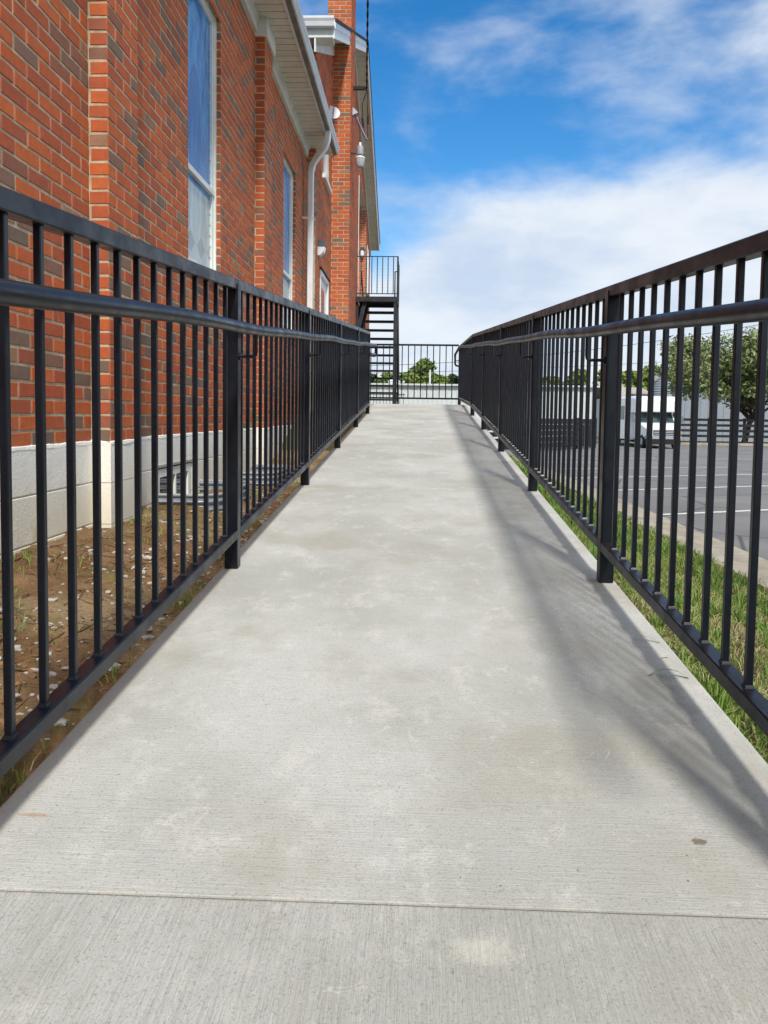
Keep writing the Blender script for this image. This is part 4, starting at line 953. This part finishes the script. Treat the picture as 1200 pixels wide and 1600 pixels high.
for tx, ty in tufts:
    K = 46; a = rng.uniform(0, 2*np.pi, K); rr_ = rng.random(K)*0.035; x = tx+np.cos(a)*rr_; y = ty+np.sin(a)*rr_; z = np.full(K, zright(tx, ty)-0.01); h = rng.uniform(0.05, 0.12, K); ln = h*rng.uniform(0.3, 0.95, K); b = a+rng.normal(0, 0.5, K)
    b2 = rng.uniform(0, 6.28, K); w_ = 0.0019; dx, dy = np.cos(b2)*w_, np.sin(b2)*w_; lx, ly = np.cos(b)*ln, np.sin(b)*ln
    p0 = np.stack([x-dx, y-dy, z], 1); p1 = np.stack([x+dx, y+dy, z], 1); m0 = np.stack([x-dx+lx*.4, y-dy+ly*.4, z+h*.7], 1); m1 = np.stack([x+dx+lx*.4, y+dy+ly*.4, z+h*.7], 1); e0 = np.stack([x+lx-dx*.1, y+ly-dy*.1, z+h*.85], 1); e1_ = np.stack([x+lx+dx*.1, y+ly+dy*.1, z+h*.85], 1)
    v_.append(np.stack([p0, p1, m1, m0, m0, m1, e1_, e0], 1).reshape(-1, 3)); t_.append(np.repeat(np.clip(rng.normal(0.3, 0.13, K), 0.001, 0.6), 2))
o = put('grass', npmesh('grass', np.concatenate(v_), 4, GRASS, np.concatenate(t_))); o['kind'] = 'stuff'
# sparse grass on the dirt
def toneL(x, y): return np.clip(0.30+rng.normal(0, 0.16, len(x))+0.35*(rng.random(len(x)) < 0.3), 0.001, 0.95)
o = blades('sparse_grass', 12000, (-1.55, -0.76), (1.2, 8.5), zd, 0.012, 0.045, 0.0016, toneL, 0.8, dens=lambda x, y: np.clip(nz(x, y, 1.7, 2)*2.2+0.10+0.5*((y > 4.2) & (y < 8.0)), 0, 1)*0.6); o['kind'] = 'stuff'
o = blades('edge_grass', 3600, (-0.85, -0.755), (1.1, 5.0), zd, 0.015, 0.045, 0.0015, toneL, 1.0, dens=lambda x, y: np.clip(nz(x, y, 3.2, 8)*3+0.15, 0, 1)); o['kind'] = 'stuff'
# long blades flopping over the slab edge
def weed(p, d, ln, w_, label):
    p = Vector(p); d = Vector(d).normalized(); sd_ = Vector((-d.y, d.x, 0)); mb = MB(); mb.tone = 0.42; vs = []; n = 8
    for k in range(n+1):
        q = k/n; c = p+d*ln*q+Vector((0, 0, 0.055*math.sin(q*math.pi*0.9)*ln/0.15-0.004*q)); ww = w_*(1-q)**0.6*(0.6+q) if q < 1 else 0.0002
        vs += [c-sd_*ww, c+sd_*ww+Vector((0, 0, 0.001))]
    mb.add(vs, [(2*k, 2*k+2, 2*k+3, 2*k+1) for k in range(n)]); one('grass_blade', mb, GRASS, label, 'grass blade', origin=p)
weed((0.725, 1.95, -0.69), (-1, 0.10, 0), 0.16, 0.0065, 'longest green grass blade lying over the slab edge under the railing')
weed((0.725, 2.18, -0.67), (-1, 0.35, 0), 0.14, 0.0045, 'arched thin grass blade over the slab, above the longer blade')
weed((0.725, 2.10, -0.68), (-1, -0.30, 0), 0.11, 0.003, 'fine curled grass blade between the two bigger ones on the slab edge')

# stones and twigs on the dirt
def rock(r):
    import bmesh
    bm = bmesh.new(); bmesh.ops.create_icosphere(bm, subdivisions=1, radius=r)
    k = (random.uniform(0.7, 1.5), random.uniform(0.7, 1.3), random.uniform(0.35, 0.7)); s_ = random.uniform(0, 99)
    for v in bm.verts:
        q = 1+0.45*noise.noise(v.co/r*0.9+Vector((s_, s_, 0))); v.co = Vector((v.co.x*k[0]*q, v.co.y*k[1]*q, v.co.z*k[2]*q))
    return bm
import bmesh
mb = MB()
for i in range(5200):
    x = random.uniform(-1.52, -0.77); y = 1.0+7.2*random.random()**1.6; mb.mi = 1 if random.random() < 0.42 else 0; r = random.choice((0.003, 0.004, 0.005, 0.007, 0.010, 0.013))*random.uniform(0.7, 1.3)
    if noise.noise(Vector((x*2.5, y*1.8, 5)))+random.uniform(-0.45, 0.45) < -0.10: continue
    bm = rock(r); b = len(mb.v); bm.verts.index_update()
    mb.add([(v.co.x+x, v.co.y+y, v.co.z+zd(x, y)+r*0.15) for v in bm.verts], [tuple(v.index for v in f.verts) for f in bm.faces]); bm.free()
o = put('gravel', mb.mesh('gravel', [STONE, simple('dirt_clod', (0.27, 0.15, 0.075), 0.95, 0.1, var=0.4, scale=40, bump=0.003)])); o['kind'] = 'stuff'
for i in range(26):
    x = random.uniform(-1.45, -0.80); y = random.choice((random.uniform(1.35, 2.6), random.uniform(1.6, 4.2))); r = random.uniform(0.014, 0.024)
    bm = rock(r); me = bpy.data.meshes.new('stone'); bm.to_mesh(me); bm.free(); me.materials.append(STONE)
    o = put('stone', me, at=(x, y, zd(x, y)+r*0.2)); o.rotation_euler = (0, 0, random.uniform(0, 6)); o['label'] = 'pale broken stone lying on the brown dirt between ramp and wall'; o['category'] = 'stone'; o['group'] = 'pale stones on the dirt'
mb = MB()
for i in range(520):
    x = random.uniform(-1.5, -0.8); y = 1.2+5*random.random()**1.4; a = random.uniform(0, 6.28); ln = random.uniform(0.03, 0.14); d = Vector((math.cos(a), math.sin(a), 0))
    p_ = [Vector((x, y, 0))+d*ln*q+Vector((random.uniform(-.006, .006), random.uniform(-.006, .006), 0)) for q in (0, .5, 1)]
    mb.tube([(q.x, q.y, zd(q.x, q.y)+0.006) for q in p_], random.uniform(0.0010, 0.0028), 4)
o = put('litter', mb.mesh('litter', TWIG)); o['kind'] = 'stuff'

# ------------------------------------------------------------------ trees
def tree(name, label, base, trunk_h, cen, rad, nleaf, lsz, mat, seed, group=None, clumps=40, trunk_r=0.2, cs=1.2, limbs=7):
    r_ = np.random.default_rng(seed); random.seed(seed)
    t = thing(name, label, 'tree', base, group)
    b = Vector(base); c = Vector(cen); top = Vector((c.x, c.y, b.z+trunk_h))
    mb = MB(); mid = b.lerp(top, 0.5)+Vector((random.uniform(-.1, .1), 0, 0))
    mb.tube([b-Vector((0, 0, 0.05)), b+Vector((0, 0, 0.15)), mid, top], [trunk_r*1.35, trunk_r, trunk_r*0.85, trunk_r*0.7], 10)
    for k in range(limbs):
        a = 2*math.pi*k/limbs+random.uniform(-.3, .3); e = c+Vector((math.cos(a)*rad[0]*0.7, math.sin(a)*rad[1]*0.7, random.uniform(-0.3, 0.7)*rad[2]))
        st_ = top-Vector((0, 0, random.uniform(0, 0.35)*trunk_h)); m1 = st_.lerp(e, 0.4)+Vector((0, 0, rad[2]*0.12)); m2 = st_.lerp(e, 0.75)
        mb.tube([st_, m1, m2, e], [trunk_r*0.5, trunk_r*0.33, trunk_r*0.18, trunk_r*0.05], 6)
        for q in range(3):
            s2 = m1.lerp(e, random.random()*0.7); e2 = s2+Vector((random.uniform(-1, 1)*rad[0], random.uniform(-1, 1)*rad[1], random.uniform(-0.4, 0.9)*rad[2]))*0.4
            mb.tube([s2, s2.lerp(e2, 0.5)+Vector((0, 0, 0.1)), e2], [trunk_r*0.16, trunk_r*0.1, trunk_r*0.03], 5)
    part('trunk', mb, BARK, t, smooth=True)
    # leaf clumps
    u = r_.normal(size=(clumps, 3)); u /= np.linalg.norm(u, axis=1)[:, None]; rr = r_.random(clumps)**0.45*0.85
    cc_ = np.array(c)+u*rr[:, None]*np.array(rad); cr = r_.uniform(0.18, 0.34, clumps)*(0.5*rad[0]+0.5*min(rad[0], rad[2]))*cs; ct = r_.normal(0, 0.16, clumps)
    wts = cr**2; wts /= wts.sum(); idx = r_.choice(clumps, nleaf, p=wts)
    v = r_.normal(size=(nleaf, 3)); v /= np.linalg.norm(v, axis=1)[:, None]; q = r_.random(nleaf)**0.4
    pos = cc_[idx]+v*(q*cr[idx])[:, None]*np.array([1.25, 1.25, 0.85])
    nrm_ = r_.normal(size=(nleaf, 3))+v*0.8+np.array([0, 0, 0.5]); nrm_ /= np.linalg.norm(nrm_, axis=1)[:, None]
    a1 = np.cross(nrm_, r_.normal(size=(nleaf, 3))); a1 /= np.linalg.norm(a1, axis=1)[:, None]; a2 = np.cross(nrm_, a1)
    s_ = lsz*r_.uniform(0.6, 1.35, nleaf)[:, None]
    vs = np.stack([pos-a1*s_, pos-a2*s_*0.45, pos+a1*s_, pos+a2*s_*0.45], 1).reshape(-1, 3)-np.array(b)
    tone_ = np.clip(0.45+ct[idx]+r_.normal(0, 0.2, nleaf), 0.001, 1)
    me = npmesh('crown', vs, 4, mat, tone_); put('crown', me, t, at=base)
    return t
tree('parking_lot_tree', 'airy green tree with short forked trunk behind the plank fence beyond the parking lot', (21.2, 51.6, -1.5), 2.0, (21.6, 51.6, 3.25), (7.4, 4.4, 3.25), 28000, 0.145, LEAF1, 11, clumps=230, trunk_r=0.19, cs=0.56, limbs=9)
FT = [  # px centre x, top y, bottom y, half width px, Y, material, kind
    (657, 555, 603, 35, 88, LEAF2, 'broad yellowish green tree seen through the middle of the far landing railing'),
    (686, 573, 606, 14, 92, LEAF2, 'small rounded tree just right of the broad one behind the landing railing'),
    (716, 577, 608, 22, 95, LEAF3, 'dark tree at the right end of the far landing railing'),
    (608, 584, 606, 22, 90, LEAF2, 'low tree seen between the treads of the outside stair'),
    (575, 586, 610, 22, 94, LEAF3, 'dark tree behind the foot of the outside stair'),
    (817, 556, 606, 16, 84, LEAF3, 'tall dark evergreen behind the white metal building'),
    (860, 584, 608, 26, 88, LEAF2, 'tree above the middle of the white metal building roof line'),
    (905, 577, 608, 24, 90, LEAF2, 'bushy tree above the right end of the white metal building'),
    (948, 572, 612, 24, 90, LEAF2, 'bright green tree between the white building and the bus'),
    (985, 575, 612, 24, 86, LEAF2, 'bright green tree above the roof of the white bus'),
    (1020, 562, 615, 22, 96, LEAF2, 'green tree behind the blue grey gable building'),
    (760, 586, 610, 28, 98, LEAF2, 'tree seen through the densest part of the right ramp railing'),
]
def at(x, y, Y_):
    d = R2*((x-600)/FPX)+U2*((CY-y)/FPX)+FW; return d*(Y_/d.y)
for i, (cx_, ty, by, hw, Yd, mt, lb) in enumerate(FT):
    top = at(cx_, ty, Yd); bot = at(cx_, by, Yd); rx = hw/FPX*Yd; zc_ = (top.z+min(bot.z, 1.5))/2
    tree('background_tree', lb, (top.x, Yd, -1.72), 3.2, (top.x, Yd, (top.z+1.0)/2), (rx, rx*0.8, (top.z-0.8)/2), 6500, 0.27, mt, 40+i, 'trees beyond the parking lot', clumps=34, trunk_r=0.22, limbs=4)
# leafy hedge mass low behind far trees
# ------------------------------------------------------------------ buildings beyond
def shed(name, label, x0, x1, y0, y1, zt, ridge, wallm, roofm, ribs=0.3, group=None, gable_x=False):
    t = thing(name, label, 'building', ((x0+x1)/2, y0, -1.72), group)
    mb = MB(); mb.box(x0, x1, y0, y1, -1.72, zt)
    x = x0+ribs/2
    while x < x1:
        mb.loft([[(x-0.05, y0-0.001, z), (x+0.05, y0-0.001, z), (x+0.03, y0-0.035, z), (x-0.03, y0-0.035, z)] for z in (-1.70, zt-0.06)]); x += ribs
    part('metal_wall', mb, wallm, t)
    mb = MB()
    if gable_x:     # ridge runs along Y, gable faces the camera
        xm = (x0+x1)/2; e = 0.1
        for xa, xb in ((x0-e, xm), (xm, x1+e)):
            za, zb = (zt, ridge) if xb == xm else (ridge, zt)
            mb.loft([[(xa, y, za), (xb, y, zb), (xb, y, zb+0.08), (xa, y, za+0.08)] for y in (y0-0.08, y1+0.1)])
        g = MB(); g.loft([[(x0, y, zt), (x1, y, zt), (xm, y, ridge-0.02)] for y in (y0, y0+0.2)]); part('gable', g, wallm, t)
    else:
        ym = (y0+y1)/2; e = 0.3; mb.loft([[(x, y0-e, zt), (x, ym, ridge), (x, y1+e, zt), (x, y1+e, zt-0.12), (x, ym, ridge-0.12), (x, y0-e, zt-0.12)] for x in (x0-0.3, x1+0.3)])
    part('roof', mb, roofm, t)
    mb = MB(); mb.box(x0-0.05, x1+0.05, y0-0.10, y0-0.04, zt-0.12, zt-0.01); part('eave_trim', mb, wallm, t)
    return t
ROOFP = simple('pale_metal_roof', (0.58, 0.61, 0.62), 0.4, 0.5, var=0.08)
wx1 = at(928, 650, 52).x
shed('white_metal_building', 'long low pale ribbed metal building across the lot behind the far railing', -24, wx1, 52, 60, 2.12, 2.25, PALEW, ROOFP, 0.32)
b1 = at(1058, 600, 62); 
shed('blue_metal_building', 'big blue grey ribbed metal building behind the airy tree', at(1066, 600, 62).x, 58, 62, 64.5, 2.55, 2.75, BLUEW, simple('blue_roof', (0.40, 0.46, 0.54), 0.5), 0.6)
q = at(1045, 600, 78); ez_ = at(1045, 586, 78).z; pz_ = at(1045, 576, 78).z; br = 28/FPX*78
h = thing('grain_bin', 'blue grey round metal grain bin with cone roof above the white bus', 'grain bin', (q.x, 78, -1.72))
mb = MB(); pr_ = []; z = -1.72
while z < ez_: pr_ += [(br, z), (br+0.03, z+0.12)]; z += 0.24
mb.lathe([(0.0, -1.72)]+pr_+[(br, ez_), (0.0, ez_)], (q.x, 78, 0), 36); part('metal_wall', mb, BLUEW, h)
mb = MB(); mb.lathe([(0.0, ez_+0.001), (br+0.12, ez_+0.001), (br+0.10, ez_+0.04), (0.25, pz_), (0.22, pz_+0.12), (0.0, pz_+0.12)], (q.x, 78, 0), 36); part('roof', mb, simple('blue_roof_metal', (0.46, 0.53, 0.62), 0.5), h)
an = R(213); ex, ey = q.x+math.cos(an)*(br+0.05), 78+math.sin(an)*(br+0.05); mb = MB(); mb.tube([(ex, ey, at(1021, 591, 77).z), (ex+0.06*math.cos(an), ey+0.06*math.sin(an), at(1021, 591, 77).z)], 0.26, 18); part('round_emblem', mb, simple('pale_emblem', (0.62, 0.62, 0.45), 0.5), h)
q0, q1 = at(962, 600, 66), at(979, 600, 66); shed('tan_roof_house', 'pale house with tan hip roof just left of the bus roof', q0.x-0.6, q1.x, 66, 72, at(970, 622, 66).z, at(970, 594, 66).z, PALEW, TANW, 0.4)
q0, q1 = at(984, 600, 68), at(1012, 600, 68); shed('tan_roof_shed', 'low shed with tan roof right behind the bus roof', q0.x, q1.x, 68, 74, at(990, 614, 68).z, at(990, 603, 68).z, PALEW, TANW, 0.4)
# roof vent on the white building
q = at(617, 597, 56); mb = MB(); mb.box(q.x-0.45, q.x+0.35, 55.6, 56.4, 2.0, q.z+0.05); mb.loft([[(q.x-0.5, y, q.z+0.05), (q.x+0.4, y, q.z+0.05), (q.x-0.05, y, q.z+0.28)] for y in (55.5, 56.5)]); one('roof_vent', mb, WHITE, 'small white roof vent on the metal building seen between stair treads', 'roof vent', origin=(q.x, 56, 2.1))

# fences
def plank_fence(label, p0, p1, n, zt, boards, bh, gap, post_up=0.05, posts=True):
    p0 = Vector(p0); p1 = Vector(p1); t = thing('plank_fence', label, 'fence', p0, 'black plank fences')
    d = (p1-p0); dn = d.normalized(); off = Vector((-dn.y, dn.x, 0))*-0.09
    if off.y > 0: off = -off
    for i in range(n+1):
        p_ = p0+d*i/n; mb = MB(); mb.box(-0.07, 0.07, -0.07, 0.07, 0, zt-p0.z+post_up); put('post', mb.mesh('post', BOARD), t, (p_.x, p_.y, p0.z))
    for i in range(n):
        for k in range(boards):
            z = zt-bh/2-k*gap; mb = MB(); a = p0+d*i/n+dn*0.01+off; b = p0+d*(i+1)/n-dn*0.01+off; a.z = b.z = z; mb.beam(a, b, 0.03, bh); part('board', mb, BOARD, t)
    return t
f0, f1 = at(1052, 680, 50.6), at(1330, 680, 50.6)
plank_fence('black four board plank fence in front of the airy tree and blue building', (f0.x, 50.6, -1.55), (f1.x, 50.6, -1.55), 5, at(1100, 654, 50.6).z, 4, 0.16, 0.345)
f0, f1 = at(841, 690, 35), at(929, 690, 42)
plank_fence('dark board fence in front of the white metal building, left of the bus', (f0.x, 35, -1.6), (f1.x, 42, -1.6), 3, -0.06, 5, 0.235, 0.275)
f0, f1 = at(760, 690, 35.6), at(923, 690, 43)
plank_fence('second dark board fence directly behind the first, left of the bus', (f0.x, 35.6, -1.6), (f1.x, 43, -1.6), 4, -0.12, 5, 0.22, 0.30)
# poles and wires
def upole(x, y, z, label):
    t = thing('utility_pole', label, 'utility pole', (x, y, -1.72)); mb = MB(); mb.tube([(x, y, -1.72), (x, y, z)], [0.16, 0.10], 8); part('pole', mb, WOODP, t); mb = MB(); mb.box(x-1.1, x+1.1, y-0.06, y+0.06, z-0.6, z-0.48); part('crossarm', mb, WOODP, t)
q = at(672, 578, 80); mb = MB(); mb.tube([(q.x, 80, -1.72), (q.x, 80, q.z)], 0.09, 8); one('slim_pole', mb, WHITE, 'slim pale pole standing in front of the trees past the landing railing', 'pole', origin=(q.x, 80, -1.72))
q = at(1066, 620, 58); 
mb = MB(); mb.tube([(q.x-0.6, 58, -1.72), (q.x-0.6, 58, 1.1)], 0.20, 10); one('wooden_post', mb, WOODP, 'thick pale post between the bus and the blue metal building', 'post', origin=(q.x, 58, -1.72))
w0, w1 = at(470, 571, 75), at(1330, 480, 60)
cable('utility_wire', sag(w0, w1, 1.3, 24), 0.022, RUBB, 'upper thin utility wire crossing the sky behind the right railing')
w0, w1 = at(450, 584, 75), at(1330, 545, 68)
cable('utility_wire', sag(w0, w1, 0.5, 24), 0.018, RUBB, 'lower thin utility wire crossing just above the far trees')

# ------------------------------------------------------------------ bus
BX, BY, BZ = 13.12, 43.0, -1.62
bus = thing('shuttle_bus', 'white shuttle bus facing the camera, parked at the far side of the lot', 'bus', (BX, BY, BZ))
def bb(mb, x0, x1, y0, y1, z0, z1): mb.box(BX+x0, BX+x1, BY+y0, BY+y1, BZ+z0, BZ+z1)
mb = MB()
def rsec(hw, z0, z1, y, r):
    pts = [(-hw, z0), (hw, z0)]
    for k in range(5): a_ = math.pi/2*k/4; pts.append((hw-r+r*math.cos(a_), z1-r+r*math.sin(a_)))
    for k in range(5): a_ = math.pi/2+math.pi/2*k/4; pts.append((-hw+r+r*math.cos(a_), z1-r+r*math.sin(a_)))
    return [(BX+x, BY+y, BZ+z) for x, z in pts]
mb.loft([rsec(1.18, 0.42, 2.90, y, 0.22) for y in (1.7, 7.6)])                       # coach body
mb.loft([rsec(0.98, 2.02, 2.62, 0.42, 0.25), rsec(1.10, 1.98, 2.80, 0.62, 0.25), rsec(1.16, 1.96, 2.88, 1.0, 0.24), rsec(1.175, 1.96, 2.895, 1.69, 0.22)])   # over-cab cap
mb.loft([rsec(0.99, 0.50, 1.42, y, 0.06) for y in (0.62, 1.69)])                      # cab sides
body = part('body', mb, BUSW, bus, smooth='auto')
mb = MB(); mb.loft([[(BX+x*s_, BY+y, BZ+z) for x, z in ((-0.95, 0.62), (0.95, 0.62), (0.95, zt_-0.06), (0.85, zt_), (-0.85, zt_), (-0.95, zt_-0.06))] for y, zt_, s_ in ((-0.62, 1.06, 0.93), (-0.5, 1.16, 0.98), (0.62, 1.40, 1.03))]); part('hood', mb, BUSW, bus, smooth='auto')
mb = MB(); mb.loft([[(BX-0.93, BY+0.60, BZ+1.41), (BX+0.93, BY+0.60, BZ+1.41), (BX+0.93, BY+0.66, BZ+1.41), (BX-0.93, BY+0.66, BZ+1.41)], [(BX-0.86, BY+0.98, BZ+1.955), (BX+0.86, BY+0.98, BZ+1.955), (BX+0.86, BY+1.04, BZ+1.955), (BX-0.86, BY+1.04, BZ+1.955)]]); part('windshield', mb, VGLASS, bus)
mb = MB()
for s_ in (-1, 1):
    mb.beam((BX+s_*0.95, BY+0.62, BZ+1.41), (BX+s_*0.88, BY+1.0, BZ+1.955), 0.06, 0.06)
mb.box(BX-0.99, BX-0.93, BY+1.05, BY+1.69, BZ+1.42, BZ+1.96); part('pillar', mb, BUSW, bus)
mb = MB(); bb(mb, -0.999, -0.985, 0.80, 1.45, 1.44, 1.90); bb(mb, 0.985, 0.999, 0.80, 1.45, 1.44, 1.90); part('side_window', mb, VGLASS, bus)
mb = MB(); bb(mb, -0.56, 0.56, -0.66, -0.62, 0.74, 1.02); g = part('grille', mb, RUBB, bus)
for k in range(3): mb = MB(); bb(mb, -0.54, 0.54, -0.685, -0.661, 0.785+0.085*k, 0.805+0.085*k); part('grille_bar', mb, WHITE, g)
mb = MB(); mb.tube([(BX, BY-0.70, BZ+0.885), (BX, BY-0.686, BZ+0.885)], 0.09, 14); part('badge', mb, LAMPG, g)
for s_ in (-1, 1):
    mb = MB(); bb(mb, min(s_*0.60, s_*0.82), max(s_*0.60, s_*0.82), -0.67, -0.60, 0.76, 1.00); h_ = part('headlight', mb, DIFF, bus)
    mb = MB(); bb(mb, min(s_*0.823, s_*0.91), max(s_*0.823, s_*0.91), -0.64, -0.52, 0.76, 1.00); part('turn_signal', mb, AMBER, h_)
    mb = MB(); mb.tube([(BX+s_*1.0, BY+0.72, BZ+1.5), (BX+s_*1.28, BY+0.60, BZ+1.55)], 0.02, 6); bb(mb, min(s_*1.22, s_*1.40), max(s_*1.22, s_*1.40), 0.54, 0.62, 1.40, 1.78); part('mirror', mb, BUSG, bus)
mb = MB(); mb.loft([[(BX+x, BY+y, BZ+z) for x, y in ((-0.98, -0.45), (-0.90, -0.74), (0.90, -0.74), (0.98, -0.45))] for z in (0.53, 0.70)]); part('bumper', mb, LAMPG, bus)
mb = MB(); mb.loft([[(BX+x, BY+y, BZ+z) for x, y in ((-0.96, -0.42), (-0.88, -0.70), (0.88, -0.70), (0.96, -0.42))] for z in (0.24, 0.528)]); part('valance', mb, RUBB, bus)
mb = MB(); mb.box(BX-0.9, BX+0.9, BY-0.3, BY+7.2, BZ+0.30, BZ+0.44); part('chassis', mb, RUBB, bus)
for (s_, y) in ((-1, 0.12), (1, 0.12), (-1, 5.7), (1, 5.7)):
    mb = MB(); mb.tube([(BX+s_*0.74, BY+y, BZ+0.37), (BX+s_*0.97, BY+y, BZ+0.37)], 0.37, 20); w_ = part('wheel', mb, RUBB, bus)
    mb = MB(); mb.tube([(BX+s_*0.965, BY+y, BZ+0.37), (BX+s_*0.985, BY+y, BZ+0.37)], 0.2, 14); part('rim', mb, LAMPG, w_)
mb = MB(); bb(mb, -1.20, -1.181, 1.85, 2.75, 0.50, 2.50); dd = part('door', mb, BUSG, bus)
mb = MB(); bb(mb, -1.215, -1.201, 1.92, 2.28, 0.75, 2.40); bb(mb, -1.215, -1.201, 2.34, 2.68, 0.75, 2.40); part('pane', mb, VGLASS, dd)
for k in range(4): mb = MB(); y = 3.1+1.05*k; bb(mb, -1.20, -1.181, y, y+0.9, 1.55, 2.35); part('side_window', mb, VGLASS, bus)
for k in range(5): mb = MB(); xk = -0.8+0.4*k; bb(mb, xk-0.05, xk+0.05, 0.60, 0.68, 2.74, 2.80); part('marker_light', mb, AMBER, bus)
mb = MB(); mb.tube([(BX, BY+0.50, BZ+2.50), (BX, BY+0.44, BZ+2.50)], 0.06, 10); part('destination_light', mb, LAMPG, bus)
